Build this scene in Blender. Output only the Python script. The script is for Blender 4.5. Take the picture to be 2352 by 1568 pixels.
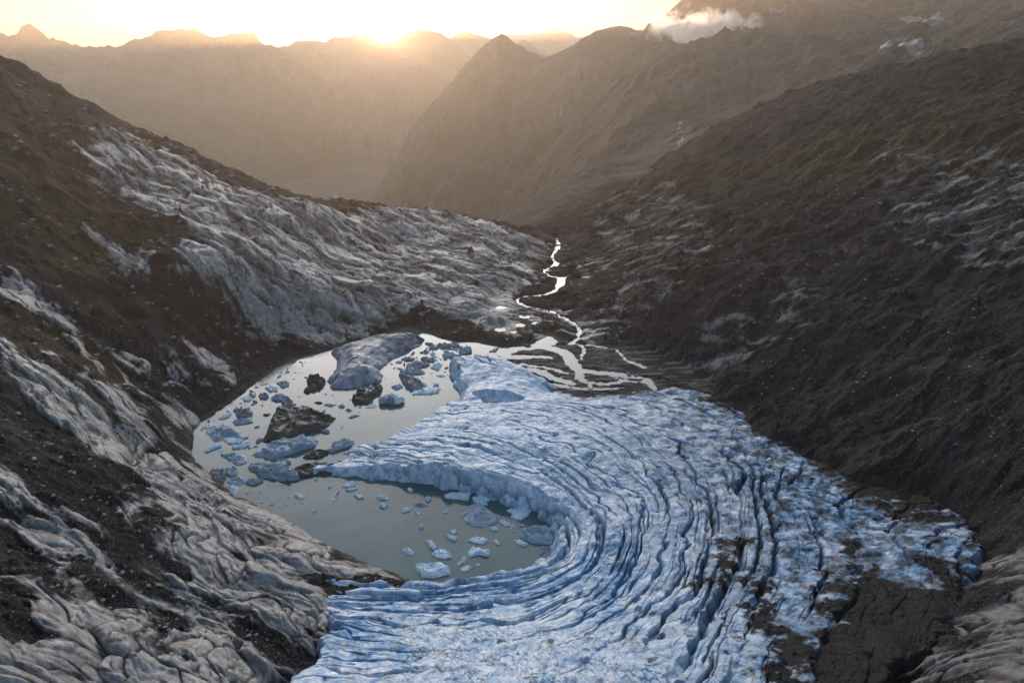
import bpy, math, random, time
import numpy as np
T0 = time.time()
rng = np.random.default_rng(7); random.seed(7)
R = math.radians
scene = bpy.context.scene
for o in list(bpy.data.objects): bpy.data.objects.remove(o)

# ------------------------------------------------------------------ camera
F = 1568.0; CX, CY = 1176.0, 784.0           # focal length in pixels of a 2352-wide picture
PITCH = R(22.6); CAMZ = 150.0
cam = bpy.data.cameras.new('camera'); cam.sensor_width = 36; cam.lens = 36*F/2352
cam.clip_start = 1; cam.clip_end = 60000
cam_o = bpy.data.objects.new('camera', cam); scene.collection.objects.link(cam_o)
cam_o.location = (0, 0, CAMZ); cam_o.rotation_euler = (R(90)-PITCH, 0, 0)
scene.camera = cam_o
CP, SP = math.cos(PITCH), math.sin(PITCH)
def ray(u, v):
    a = (np.asarray(u, float)-CX)/F; b = -(np.asarray(v, float)-CY)/F
    return a, CP+b*SP, -SP+b*CP
def at(u, v, z=0.0):
    dx, dy, dz = ray(u, v); t = (z-CAMZ)/dz
    return np.stack([dx*t, dy*t, z+0*t], -1)
def atD(u, v, D):                             # point at forward distance D
    dx, dy, dz = ray(u, v); t = D/dy
    return np.stack([dx*t, D+0*t, CAMZ+dz*t], -1)

# ------------------------------------------------------------------ sun, sky, exposure
SUN_UV = (888, 89)
sd = np.array(ray(*SUN_UV)); sd /= np.linalg.norm(sd)
SUN_EL = math.asin(sd[2]); SUN_AZ = math.atan2(sd[0], sd[1])
sl = bpy.data.lights.new('sun', 'SUN'); sl.energy = 2.2; sl.angle = R(0.5); sl.color = (1.0, 0.66, 0.40)
sun = bpy.data.objects.new('sun', sl); scene.collection.objects.link(sun)
sun.rotation_euler = (math.pi/2-SUN_EL, 0, math.pi-SUN_AZ+math.pi*0)
sun.rotation_euler = (R(90)-SUN_EL, 0, -SUN_AZ+math.pi)
W = bpy.data.worlds.new('World'); scene.world = W; W.use_nodes = True
def N(nt, t, **k):
    n = nt.nodes.new(t)
    for a, b in k.items():
        if a.startswith('i_'): n.inputs[a[2:].replace('_', ' ')].default_value = b
        else: setattr(n, a, b)
    return n
def build_world():
    nt = W.node_tree; nt.nodes.clear(); L = nt.links.new
    out = N(nt, 'ShaderNodeOutputWorld'); bg = N(nt, 'ShaderNodeBackground'); bg.inputs[1].default_value = 0.12
    sky = N(nt, 'ShaderNodeTexSky', sky_type='NISHITA', sun_disc=False)
    sky.sun_elevation = R(3.0); sky.sun_rotation = SUN_AZ; sky.altitude = 2000
    sky.air_density = 1.0; sky.dust_density = 2.0; sky.ozone_density = 1.7
    tc = N(nt, 'ShaderNodeTexCoord')
    dot = N(nt, 'ShaderNodeVectorMath', operation='DOT_PRODUCT'); dot.inputs[1].default_value = tuple(sd)
    L(tc.outputs['Generated'], dot.inputs[0])
    def glow(power, col, gain):
        m = N(nt, 'ShaderNodeMath', operation='MAXIMUM'); m.inputs[1].default_value = 0; L(dot.outputs['Value'], m.inputs[0])
        p = N(nt, 'ShaderNodeMath', operation='POWER'); p.inputs[1].default_value = power; L(m.outputs[0], p.inputs[0])
        v = N(nt, 'ShaderNodeVectorMath', operation='SCALE'); v.inputs[0].default_value = tuple(c*gain for c in col); L(p.outputs[0], v.inputs['Scale'])
        return v
    prev = sky.outputs[0]
    for pw, col, g in GLOWS[:2]:
        a = N(nt, 'ShaderNodeVectorMath', operation='ADD'); L(prev, a.inputs[0]); L(glow(pw, col, g).outputs[0], a.inputs[1]); prev = a.outputs[0]
    sx = N(nt, 'ShaderNodeSeparateXYZ'); L(tc.outputs['Generated'], sx.inputs[0])
    dim = N(nt, 'ShaderNodeMapRange'); dim.interpolation_type = 'SMOOTHSTEP'      # low sky darkened like a graduated filter, matching the photo's compressed exposure
    for i, v in enumerate((0.06, 0.30, 0.0, 1.0)): dim.inputs[i+1].default_value = v
    L(sx.outputs['Z'], dim.inputs[0]); tint = N(nt, 'ShaderNodeMix', data_type='RGBA'); L(dim.outputs[0], tint.inputs['Factor']); tint.inputs['A'].default_value = (.017, .024, .044, 1); tint.inputs['B'].default_value = (1, 1, 1, 1)
    ds = N(nt, 'ShaderNodeVectorMath', operation='MULTIPLY'); L(prev, ds.inputs[0]); L(tint.outputs['Result'], ds.inputs[1]); prev = ds.outputs[0]
    for pw, col, g in GLOWS[2:]:
        a = N(nt, 'ShaderNodeVectorMath', operation='ADD'); L(prev, a.inputs[0]); L(glow(pw, col, g).outputs[0], a.inputs[1]); prev = a.outputs[0]
    # thin streaks and low cumulus near the horizon, as a function of the direction
    mp = N(nt, 'ShaderNodeMapping'); mp.inputs['Scale'].default_value = (9, 9, 70); L(tc.outputs['Generated'], mp.inputs[0])
    nz = N(nt, 'ShaderNodeTexNoise'); nz.inputs['Scale'].default_value = 1.0; nz.inputs['Detail'].default_value = 7; nz.inputs['Roughness'].default_value = 0.62
    L(mp.outputs[0], nz.inputs['Vector'])
    cr = N(nt, 'ShaderNodeMapRange'); cr.inputs[1].default_value = 0.52; cr.inputs[2].default_value = 0.72; L(nz.outputs[0], cr.inputs[0])
    band = N(nt, 'ShaderNodeMapRange'); band.inputs[1].default_value = 0.30; band.inputs[2].default_value = 0.10; L(sx.outputs['Z'], band.inputs[0])
    mm = N(nt, 'ShaderNodeMath', operation='MULTIPLY'); L(cr.outputs[0], mm.inputs[0]); L(band.outputs[0], mm.inputs[1])
    mp2 = N(nt, 'ShaderNodeMapping'); mp2.inputs['Scale'].default_value = (22, 22, 45); L(tc.outputs['Generated'], mp2.inputs[0])
    nz2 = N(nt, 'ShaderNodeTexNoise'); nz2.inputs['Scale'].default_value = 1.0; nz2.inputs['Detail'].default_value = 9; nz2.inputs['Roughness'].default_value = 0.6
    L(mp2.outputs[0], nz2.inputs['Vector'])
    cr2 = N(nt, 'ShaderNodeMapRange'); cr2.inputs[1].default_value = 0.56; cr2.inputs[2].default_value = 0.64; L(nz2.outputs[0], cr2.inputs[0])
    b2 = N(nt, 'ShaderNodeMapRange'); b2.inputs[1].default_value = 0.075; b2.inputs[2].default_value = 0.04; L(sx.outputs['Z'], b2.inputs[0])
    m2 = N(nt, 'ShaderNodeMath', operation='MULTIPLY'); L(cr2.outputs[0], m2.inputs[0]); L(b2.outputs[0], m2.inputs[1])
    def mixc(prev, fac, col, k):
        mx = N(nt, 'ShaderNodeMix', data_type='RGBA'); f = N(nt, 'ShaderNodeMath', operation='MULTIPLY'); f.inputs[1].default_value = k
        L(fac, f.inputs[0]); L(f.outputs[0], mx.inputs['Factor']); L(prev, mx.inputs['A']); mx.inputs['B'].default_value = (*col, 1); return mx.outputs['Result']
    prev = mixc(prev, mm.outputs[0], CLOUD1, 0.5); prev = mixc(prev, m2.outputs[0], CLOUD2, 0.75)
    L(prev, bg.inputs[0]); L(bg.outputs[0], out.inputs[0])
GLOWS = [(7, (1.0, .92, .86), 25.0), (40, (1.0, .78, .52), 9.0), (500, (1.0, .80, .55), 5.0), (30000, (1, .92, .75), 400)]
CLOUD1 = (1.3, 1.15, 1.0); CLOUD2 = (.25, .18, .14)
build_world()
vs = scene.view_settings; vs.view_transform = 'Standard'; vs.look = 'None'; vs.exposure = 1.82; vs.gamma = 1
scene.cycles.use_denoising = True
scene.cycles.max_bounces = 5; scene.cycles.diffuse_bounces = 3; scene.cycles.volume_bounces = 1
scene.cycles.volume_step_rate = 1.0
HAZE = 0.9e-4

# ------------------------------------------------------------------ numpy helpers
PERM = rng.permutation(512).astype(np.int64)
PERM2 = np.concatenate([PERM, PERM, PERM[:2]])
ang = rng.uniform(0, 2*np.pi, 512); GX, GY = np.cos(ang).astype(np.float32), np.sin(ang).astype(np.float32)
def pn(x, y, seed=0):
    x = np.asarray(x, np.float32)+seed*17.31; y = np.asarray(y, np.float32)-seed*9.7
    xi = np.floor(x); yi = np.floor(y); fx = x-xi; fy = y-yi
    xi = xi.astype(np.int64); yi = yi.astype(np.int64)
    ux = fx*fx*fx*(fx*(fx*6-15)+10); uy = fy*fy*fy*(fy*(fy*6-15)+10)
    def g(i, j, dx, dy):
        h = PERM2[(PERM2[(xi+i) & 511]+(yi+j)) & 511]
        return GX[h]*dx+GY[h]*dy
    a = g(0, 0, fx, fy); b = g(1, 0, fx-1, fy); c = g(0, 1, fx, fy-1); d = g(1, 1, fx-1, fy-1)
    return ((a+(b-a)*ux)+((c+(d-c)*ux)-(a+(b-a)*ux))*uy)*1.5
def fbm(x, y, o=4, seed=0, g=0.5, l=2.03):
    s = 0; a = 1; f = 1
    for k in range(o): s = s+a*pn(x*f, y*f, seed+k*3); a *= g; f *= l
    return s
def billow(x, y, o=3, seed=0, g=0.5, l=2.1):      # rounded mounds with sharp creases between them, 0..1
    s = 0; a = 1; f = 1; t = 0
    for k in range(o): s = s+a*np.abs(pn(x*f, y*f, seed+k*3)); t += a; a *= g; f *= l
    return s/t
def ridged(x, y, o=4, seed=0, g=0.5): return 1-2*billow(x, y, o, seed, g)
def voro(x, y, seed=0, jit=0.9):                  # distance to the nearest cell border, and a value per cell
    xi = np.floor(x).astype(np.int64); yi = np.floor(y).astype(np.int64)
    f1 = np.full(np.shape(x), 9., np.float32); f2 = f1.copy(); cid = np.zeros(np.shape(x), np.float32)
    for i in (-1, 0, 1):
        for j in (-1, 0, 1):
            h = PERM2[(PERM2[(xi+i+seed) & 511]+(yi+j)) & 511]
            px = xi+i+.5+GX[h]*.5*jit; py = yi+j+.5+GY[h]*.5*jit
            d = np.sqrt((px-x)**2+(py-y)**2).astype(np.float32)
            m = d < f1; f2 = np.where(m, f1, np.minimum(f2, d)); cid = np.where(m, h/512., cid); f1 = np.where(m, d, f1)
    return f2-f1, cid
def facets(x, y, seed=0, jit=.9, tilt=1.0):       # broken blocks: border distance, value, height of the cell's own tilted face
    xi = np.floor(x).astype(np.int64); yi = np.floor(y).astype(np.int64)
    f1 = np.full(np.shape(x), 9., np.float32); f2 = f1.copy(); cid = np.zeros(np.shape(x), np.float32); h1 = cid.copy()
    for i in (-1, 0, 1):
        for j in (-1, 0, 1):
            h = PERM2[(PERM2[(xi+i+seed) & 511]+(yi+j)) & 511]; g = (h*7+13) & 511
            px = xi+i+.5+GX[h]*.5*jit; py = yi+j+.5+GY[h]*.5*jit; dx = x-px; dy = y-py
            d = np.sqrt(dx*dx+dy*dy).astype(np.float32)
            m = d < f1; f2 = np.where(m, f1, np.minimum(f2, d)); cid = np.where(m, h/512., cid); h1 = np.where(m, (GX[g]*dx+GY[g]*dy)*tilt, h1); f1 = np.where(m, d, f1)
    return f2-f1, cid, h1
def sm(a, b, x): t = np.clip((x-a)/(b-a), 0, 1); return t*t*(3-2*t)
class Grid:
    def __init__(s, x0, x1, y0, y1, st):
        s.x0, s.y0, s.st = x0, y0, st
        s.x = np.arange(x0, x1+st, st); s.y = np.arange(y0, y1+st, st); s.X, s.Y = np.meshgrid(s.x, s.y)
    def __call__(s, x, y, A=None):
        A = s.A if A is None else A
        fx = np.clip((x-s.x0)/s.st, 0, len(s.x)-1.001); fy = np.clip((y-s.y0)/s.st, 0, len(s.y)-1.001)
        i = fx.astype(int); j = fy.astype(int); a = fx-i; b = fy-j
        return (A[j, i]*(1-a)+A[j, i+1]*a)*(1-b)+(A[j+1, i]*(1-a)+A[j+1, i+1]*a)*b
def tps(P, z, lam=0.0):
    P = np.asarray(P, float); z = np.asarray(z, float); n = len(P); S = 100.
    Q = P/S; d2 = ((Q[:, None]-Q[None])**2).sum(-1); K = 0.5*d2*np.log(d2+1e-12)+lam*np.eye(n)
    A = np.zeros((n+3, n+3)); A[:n, :n] = K; A[:n, n] = 1; A[:n, n+1:] = Q; A[n, :n] = 1; A[n+1:, :n] = Q.T
    w = np.linalg.solve(A, np.r_[z, 0, 0, 0])
    def f(X, Y):
        X = X/S; Y = Y/S; r = w[n]+w[n+1]*X+w[n+2]*Y
        for k in range(n):
            q = (X-Q[k, 0])**2+(Y-Q[k, 1])**2; r = r+w[k]*0.5*q*np.log(q+1e-12)
        return r
    return f
def poly_sd(poly, X, Y):                          # signed distance, negative inside
    poly = np.asarray(poly)[:, :2]; d = np.full(X.shape, 1e9); ins = np.zeros(X.shape, bool)
    for k in range(len(poly)):
        a = poly[k]; b = poly[(k+1) % len(poly)]; e = b-a; wx = X-a[0]; wy = Y-a[1]
        t = np.clip((wx*e[0]+wy*e[1])/(e@e+1e-9), 0, 1); d = np.minimum(d, (wx-e[0]*t)**2+(wy-e[1]*t)**2)
        c = ((a[1] > Y) != (b[1] > Y)); xx = a[0]+(Y-a[1])*e[0]/(e[1] if abs(e[1]) > 1e-9 else 1e-9); ins ^= c & (X < xx)
    return np.where(ins, -1, 1)*np.sqrt(d)
def line_d(pts, X, Y, val=None):                  # distance to a polyline (+ interpolated value)
    pts = np.asarray(pts); d = np.full(X.shape, 1e18); v = np.zeros(X.shape)
    for k in range(len(pts)-1):
        a = pts[k, :2]; b = pts[k+1, :2]; e = b-a; wx = X-a[0]; wy = Y-a[1]
        t = np.clip((wx*e[0]+wy*e[1])/(e@e+1e-9), 0, 1); q = (wx-e[0]*t)**2+(wy-e[1]*t)**2
        m = q < d; d = np.where(m, q, d)
        if val is not None: v = np.where(m, val[k]*(1-t)+val[k+1]*t, v)
    return np.sqrt(d), v
def smooth_line(P, n=8):
    P = np.asarray(P, float); out = []
    for i in range(len(P)-1):
        p0 = P[max(i-1, 0)]; p1 = P[i]; p2 = P[i+1]; p3 = P[min(i+2, len(P)-1)]
        for k in range(n):
            t = k/n; out.append(.5*((2*p1)+(-p0+p2)*t+(2*p0-5*p1+4*p2-p3)*t*t+(-p0+3*p1-3*p2+p3)*t**3))
    out.append(P[-1]); return np.array(out)

# ------------------------------------------------------------------ mesh helpers
def mesh_from(name, V, Fq, attrs=None, mat=None, smooth=True):
    me = bpy.data.meshes.new(name); V = np.asarray(V, np.float32); Fq = np.asarray(Fq, np.int32)
    me.vertices.add(len(V)); me.vertices.foreach_set('co', V.ravel())
    k = Fq.shape[1]; me.loops.add(Fq.size); me.loops.foreach_set('vertex_index', Fq.ravel())
    me.polygons.add(len(Fq)); me.polygons.foreach_set('loop_start', np.arange(len(Fq), dtype=np.int32)*k)
    me.polygons.foreach_set('use_smooth', np.full(len(Fq), smooth))
    for a, v in (attrs or {}).items():
        at_ = me.attributes.new(a, 'FLOAT', 'POINT'); at_.data.foreach_set('value', np.asarray(v, np.float32).ravel())
    me.update(calc_edges=True); me.validate()
    if mat: me.materials.append(mat)
    return me
def link(name, me, parent=None, **props):
    o = bpy.data.objects.new(name, me); scene.collection.objects.link(o); o.parent = parent
    for k, v in props.items(): o[k] = v
    return o
def grid_faces(nr, nc, keep=None):
    i = np.arange(nr*nc).reshape(nr, nc)
    q = np.stack([i[:-1, :-1], i[:-1, 1:], i[1:, 1:], i[1:, :-1]], -1).reshape(-1, 4)
    if keep is not None: q = q[keep.ravel()[q].any(1)]
    return q
def compact(V, Fq, attrs):
    u, inv = np.unique(Fq, return_inverse=True); return V[u], inv.reshape(Fq.shape), {k: v.ravel()[u] for k, v in attrs.items()}
def polar(a0, a1, na, r0, r1, nr):
    A, Rr = np.meshgrid(np.radians(np.linspace(a0, a1, na)), np.exp(np.linspace(math.log(r0), math.log(r1), nr)))
    return Rr*np.sin(A), Rr*np.cos(A)

# ------------------------------------------------------------------ materials
def new_mat(name):
    m = bpy.data.materials.new(name); m.use_nodes = True; nt = m.node_tree; b = nt.nodes['Principled BSDF']; return m, nt, b
def attr(nt, name):
    n = N(nt, 'ShaderNodeAttribute'); n.attribute_name = name; return n.outputs['Fac']
def noise(nt, scale, detail=6, rough=0.6, stretch=None, rot=0, out='Fac'):
    tc = N(nt, 'ShaderNodeNewGeometry'); n = N(nt, 'ShaderNodeTexNoise'); n.inputs['Scale'].default_value = scale
    n.inputs['Detail'].default_value = detail; n.inputs['Roughness'].default_value = rough
    if stretch:
        mp = N(nt, 'ShaderNodeMapping'); mp.inputs['Scale'].default_value = stretch; mp.inputs['Rotation'].default_value = (0, 0, 0)
        mr = N(nt, 'ShaderNodeMapping'); mr.inputs['Rotation'].default_value = (0, 0, rot)
        nt.links.new(tc.outputs['Position'], mr.inputs[0]); nt.links.new(mr.outputs[0], mp.inputs[0]); nt.links.new(mp.outputs[0], n.inputs['Vector'])
    else: nt.links.new(tc.outputs['Position'], n.inputs['Vector'])
    return n.outputs[out]
def mrange(nt, s, a, b, c=0, d=1):
    n = N(nt, 'ShaderNodeMapRange'); nt.links.new(s, n.inputs[0])
    for i, v in enumerate((a, b, c, d)): n.inputs[i+1].default_value = v
    return n.outputs[0]
def mul(nt, a, b, op='MULTIPLY'):
    n = N(nt, 'ShaderNodeMath', operation=op); n.use_clamp = op in ('MULTIPLY', 'ADD')
    for i, v in enumerate((a, b)):
        if isinstance(v, (int, float)): n.inputs[i].default_value = v
        else: nt.links.new(v, n.inputs[i])
    return n.outputs[0]
def mix(nt, f, a, b):
    n = N(nt, 'ShaderNodeMix', data_type='RGBA')
    if isinstance(f, (int, float)): n.inputs['Factor'].default_value = f
    else: nt.links.new(f, n.inputs['Factor'])
    for k, v in (('A', a), ('B', b)):
        if isinstance(v, tuple): n.inputs[k].default_value = (*v, 1)
        else: nt.links.new(v, n.inputs[k])
    return n.outputs['Result']
def bump(nt, b, h, strength, dist):
    n = N(nt, 'ShaderNodeBump'); n.inputs['Strength'].default_value = strength; n.inputs['Distance'].default_value = dist
    nt.links.new(h, n.inputs['Height']); nt.links.new(n.outputs[0], b.inputs['Normal'])

def rock_material():
    m, nt, b = new_mat('ground_rock')
    slab = attr(nt, 'slab'); grass = attr(nt, 'grass'); crack = attr(nt, 'crack'); wet = attr(nt, 'wet'); pale = attr(nt, 'pale')
    n1 = noise(nt, 0.16, 8, 0.65); n2 = noise(nt, 1.6, 8, 0.75); n3 = noise(nt, 0.5, 7, 0.75, (0.5, 1.2, 1), R(26))
    scree = mix(nt, mrange(nt, n2, .35, .68), SCREE_A, SCREE_B)
    scree = mix(nt, mrange(nt, n1, .45, .62, 0, .6), scree, SCREE_C)
    scree = mix(nt, mrange(nt, noise(nt, .045, 6, .65, (1, 2.2, 1), R(20)), .50, .66, 0, .7), scree, (.062, .058, .054))
    scree = mix(nt, mrange(nt, noise(nt, 2.2, 3, .8), .60, .67, 0, .9), scree, (.27, .27, .28))
    rock = mix(nt, mrange(nt, n3, .40, .60), SLAB_A, SLAB_B)
    rock = mix(nt, mrange(nt, n1, .52, .68, 0, .55), rock, SLAB_C)
    rock = mix(nt, mrange(nt, n2, .60, .75, 0, .7), rock, (.10, .095, .09))
    rock = mix(nt, mrange(nt, noise(nt, 0.35, 5, .7, (0.2, 1.4, 1), R(26)), .66, .72, 0, .7), rock, (.42, .24, .12))
    rock = mix(nt, crack, rock, (.045, .042, .04))
    g = mix(nt, mrange(nt, n2, .4, .6), (.036, .036, .018), (.080, .058, .028))
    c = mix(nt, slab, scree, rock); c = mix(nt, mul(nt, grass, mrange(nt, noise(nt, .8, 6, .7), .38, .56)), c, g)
    c = mix(nt, pale, c, (.36, .35, .34)); c = mix(nt, mul(nt, wet, .75), c, (.035, .034, .032))
    nt.links.new(c, b.inputs['Base Color'])
    r = mrange(nt, slab, 0, 1, .85, .5); r = mrange(nt, wet, 0, 1, 1, .45) if False else r
    nt.links.new(r, b.inputs['Roughness']); nt.links.new(mrange(nt, mul(nt, slab, wet, 'MAXIMUM'), 0, 1, .03, .4), b.inputs['Specular IOR Level'])
    h = n2; bump(nt, b, h, .55, .35)
    return m
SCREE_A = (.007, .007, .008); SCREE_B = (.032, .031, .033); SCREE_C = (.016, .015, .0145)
SLAB_A = (.20, .185, .17); SLAB_B = (.44, .42, .40); SLAB_C = (.13, .112, .097)  # slab greys warmed toward the tan that hazy light gives them

def ice_material(name, dirt_lo=.62, dirt_hi=.72, base=(.84, .88, .90), tint=(.33, .52, .74), dirtc=(.10, .085, .07), use_attr=True, turq=0):
    m, nt, b = new_mat(name)
    n1 = noise(nt, .35, 7, .65); n2 = noise(nt, 1.7, 7, .7)
    c = mix(nt, mrange(nt, n1, .38, .62), base, tint)
    c = mix(nt, mrange(nt, n2, .55, .75, 0, .45), c, (.36, .36, .38))
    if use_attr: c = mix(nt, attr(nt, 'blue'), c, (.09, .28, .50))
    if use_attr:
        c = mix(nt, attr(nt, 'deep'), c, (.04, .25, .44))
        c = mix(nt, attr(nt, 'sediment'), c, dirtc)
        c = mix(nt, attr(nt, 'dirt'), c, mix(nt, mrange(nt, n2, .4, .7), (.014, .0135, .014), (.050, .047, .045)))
    else:
        c = mix(nt, mrange(nt, n2, dirt_lo, dirt_hi), c, dirtc)
        if turq: c = mix(nt, mrange(nt, n1, .55, .6, 0, turq), c, (.2, .6, .72))
    if use_attr: nt.links.new(mrange(nt, attr(nt, 'dirt'), 0, 1, .5, .03), b.inputs['Specular IOR Level'])
    nt.links.new(c, b.inputs['Base Color']); b.inputs['Roughness'].default_value = .42; b.inputs['IOR'].default_value = 1.31
    bump(nt, b, mul(nt, n2, mul(nt, n1, .5), 'ADD'), .45, .3)
    return m

def mountain_material(name, a, bcol, gr, ns=.012):
    m, nt, b = new_mat(name)
    n1 = noise(nt, ns*.5, 8, .65); n2 = noise(nt, ns*4, 8, .75)
    c = mix(nt, mrange(nt, n2, .38, .65), a, bcol); c = mix(nt, mrange(nt, n1, .45, .58, 0, .8), c, gr)
    c = mix(nt, mrange(nt, noise(nt, ns*9, 5, .8), .64, .7, 0, .6), c, (.2, .19, .185))
    nt.links.new(c, b.inputs['Base Color']); b.inputs['Roughness'].default_value = .9; b.inputs['Specular IOR Level'].default_value = .1
    bump(nt, b, n2, .8, 6.0*.012/ns)
    return m

def water_material():
    m, nt, b = new_mat('glacial_water')
    w1 = noise(nt, .022, 6, .62, (1, 2.4, 1), R(-30)); c = mix(nt, mrange(nt, w1, .35, .65), (.060, .120, .130), (.105, .175, .18))
    nt.links.new(mrange(nt, noise(nt, .035, 5, .6, (1, 3.0, 1), R(20)), .4, .62, .03, .14), b.inputs['Roughness'])
    nt.links.new(c, b.inputs['Base Color']); b.inputs['IOR'].default_value = 1.33
    bump(nt, b, noise(nt, 1.2, 3, .5), .03, .05)
    return m
def stream_material():
    m, nt, b = new_mat('stream_water')
    c = mix(nt, mrange(nt, noise(nt, 1.1, 6, .8, (1, .5, 1)), .42, .6), (.12, .13, .13), (.60, .60, .60))
    nt.links.new(c, b.inputs['Base Color']); b.inputs['Roughness'].default_value = .15; b.inputs['IOR'].default_value = 1.33
    bump(nt, b, noise(nt, 1.5, 5, .7), .25, .2)
    return m
M_ROCK = rock_material()
M_GLACIER = ice_material('glacier_ice')
M_BERG_W = ice_material('white_ice', .68, .76, (.90, .95, .97), (.74, .88, .95), (.5, .55, .6), False, .5)
M_BERG_G = ice_material('blue_grey_ice', .58, .70, (.46, .54, .60), (.28, .38, .46), (.14, .13, .125), False)
M_BERG_D = ice_material('dirty_ice', .50, .62, (.13, .115, .10), (.085, .075, .068), (.05, .045, .04), False)
M_BERG_M = ice_material('mottled_ice', .50, .60, (.40, .43, .48), (.26, .28, .32), (.075, .068, .06), False)
M_WATER = water_material(); M_STREAM = stream_material()
M_SNOW, _nt, _b = new_mat('old_snow'); _b.inputs['Roughness'].default_value = .6
_nt.links.new(mix(_nt, mrange(_nt, noise(_nt, .05, 6, .7), .4, .65), (.19, .19, .205), (.11, .105, .11)), _b.inputs['Base Color'])

# ------------------------------------------------------------------ near basin: control heights (picture position + height)
C = """440 1045 0;450 985 0;520 930 0;600 870 0;680 822 0;765 800 0;870 773 0;930 752 0;990 770 0;1100 787 0;1220 795 0
480 1088 0;540 1140 0;640 1185 0;760 1260 0;870 1305 0;940 1330 0
700 950 -6;900 900 -6;640 1050 -6;1000 970 -6;750 1180 -6;1000 1250 -6;1180 1220 -6;560 1000 -5
0 1568 58;0 1400 54;0 1200 50;0 1000 52;0 800 56;200 1568 46;400 1568 36;560 1568 28;640 1500 20;720 1400 11;730 1330 6
250 1400 37;450 1400 24;600 1330 15;300 1200 32;480 1180 15;600 1230 9;380 1080 14;330 1060 16;180 1050 36;100 900 46;200 900 36;300 950 24;400 990 8
200 700 42;400 800 20;300 820 24;100 600 58;0 450 83;0 600 63;300 600 47;0 700 53;600 700 19;750 700 13;850 700 10;500 750 13;700 760 5;850 740 4
0 145 540;100 205 540;200 255 536;300 303 532;400 345 528;500 390 526;600 440 528;100 400 87;200 350 92;300 450 68;450 470 62;550 550 46;400 600 48
700 470 50;750 478 42;800 482 38;900 478 31;1000 490 26;1100 510 17;1200 540 6;1250 562 -3;1280 550 -5
900 560 18;1000 600 13;1100 640 7;1150 690 3;1000 700 7;1050 750 4;950 700 9;750 580 26;1200 620 2
1275 600 -3.5;1290 660 -2;1200 700 -.5;1300 740 .2;1330 780 .5
1400 560 6;1350 480 4;1400 480 16;1500 450 30;1600 500 36;1450 640 16;1380 700 4;1450 720 9;1700 600 38;1550 720 15;1650 750 17;1500 790 2;1650 840 4;1400 780 1
1900 600 47;2100 600 58;2352 600 70;1900 680 40;2150 690 51;2352 720 59
1640 880 4;1750 805 16;1900 772 30;2100 768 43;2352 840 51;1600 850 1;1500 850 .5;1350 860 .3;1250 830 .3;1450 890 .5
1850 900 15;2000 950 22;2150 1000 30;2352 1000 42;2352 1150 35
1700 940 4;1760 985 7;1850 1030 9;1950 1090 12;2100 1130 17;2250 1190 23;2330 1250 30;2352 1350 38;2352 1568 52
1500 400 40;1700 400 57;1900 420 68;2000 300 97;2200 400 86;2352 280 113;2352 450 86"""
P = []; Z = []
for s in C.replace('\n', ';').split(';'):
    u, v, z = map(float, s.split()); p = at(u, v, z) if z < 200 else atD(u, v, z)
    P.append(p[:2]); Z.append(p[2])
EXTRA = [(0, 30, 20), (-130, 30, 95), (130, 30, 80), (-60, 60, 50), (60, 60, 40), (0, 100, -4), (60, 140, -4), (0, 150, -5), (80, 200, -5), (40, 250, -5), (80, 260, -4),
         (-260, 150, 125), (-330, 300, 150), (-450, 480, 158), (-620, 600, 200), (-200, 40, 140),
         (-420, 760, 60), (-300, 720, 10), (-200, 700, -20), (-100, 740, -45), (0, 740, -40), (60, 740, -30), (80, 850, -70), (-50, 900, -120), (-250, 950, -150), (-450, 1000, -60),
         (160, 820, 15), (150, 980, -10), (60, 1050, -120),
         (240, 160, 76), (280, 60, 100), (420, 330, 135), (260, 260, 84), (400, 520, 135)]
for x, y, z in EXTRA: P.append((x, y)); Z.append(z)
base = Grid(-640, 640, 20, 1200, 3.0)
base.A = tps(P, Z, 0.0003)(base.X, base.Y)
LAKE = [(440,1045),(446,985),(520,930),(600,870),(670,825),(765,802),(800,790),(870,774),(930,752),(960,755),(990,770),(1050,783),(1100,788),(1150,796),(1215,797),(1240,780),(1262,770),(1285,785),
        (1250,800),(1180,808),(1170,822),(1150,835),(1230,880),(1200,930),(1150,1000),(1350,1180),(1340,1250),(1280,1320),(1100,1350),(985,1345),(935,1329),(870,1304),(760,1258),(640,1183),(545,1138),(480,1090)]
lake_poly = at([p[0] for p in LAKE], [p[1] for p in LAKE], 0)
FLAT = [(1150,800),(1250,795),(1330,785),(1450,790),(1560,835),(1640,880),(1640,930),(1450,965),(1300,955),(1200,930),(1150,870)]
flat_poly = at([p[0] for p in FLAT], [p[1] for p in FLAT], 0)
fld = Grid(-220, 260, 20, 760, 1.0)
fld.lake = poly_sd(lake_poly, fld.X, fld.Y); fld.flat = poly_sd(flat_poly, fld.X, fld.Y)
RIV = [(1279,548,-5.5,3.1),(1283,566,-5,3.1),(1268,590,-4.5,3.7),(1278,606,-4,3.1),(1250,622,-3.5,4.3),(1262,634,-3.2,3.7),(1288,640,-3,4.3),(1282,662,-2.6,5.0),(1255,676,-2.2,5.6),(1205,682,-1.8,3.7),(1188,692,-1.5,4.3),(1215,705,-1.1,4.3),(1262,716,-.7,3.1),(1295,730,-.4,4.3),(1325,750,-.15,4.3),(1330,772,.0,3.7),(1310,790,0,3.1)]
riv = smooth_line([np.r_[at(u, v, z), w] for u, v, z, w in RIV], 6)
RIV2 = [(1250,622,-3.4,2.5),(1290,624,-3.3,4),(1318,627,-3.2,5),(1305,634,-3.1,4),(1288,642,-3,4)]
riv2 = smooth_line([np.r_[at(u, v, z), w] for u, v, z, w in RIV2], 5)
fld.rd, fld.rv = line_d(riv, fld.X, fld.Y, riv[:, 2]); _, fld.rw = line_d(riv, fld.X, fld.Y, riv[:, 3])
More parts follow.
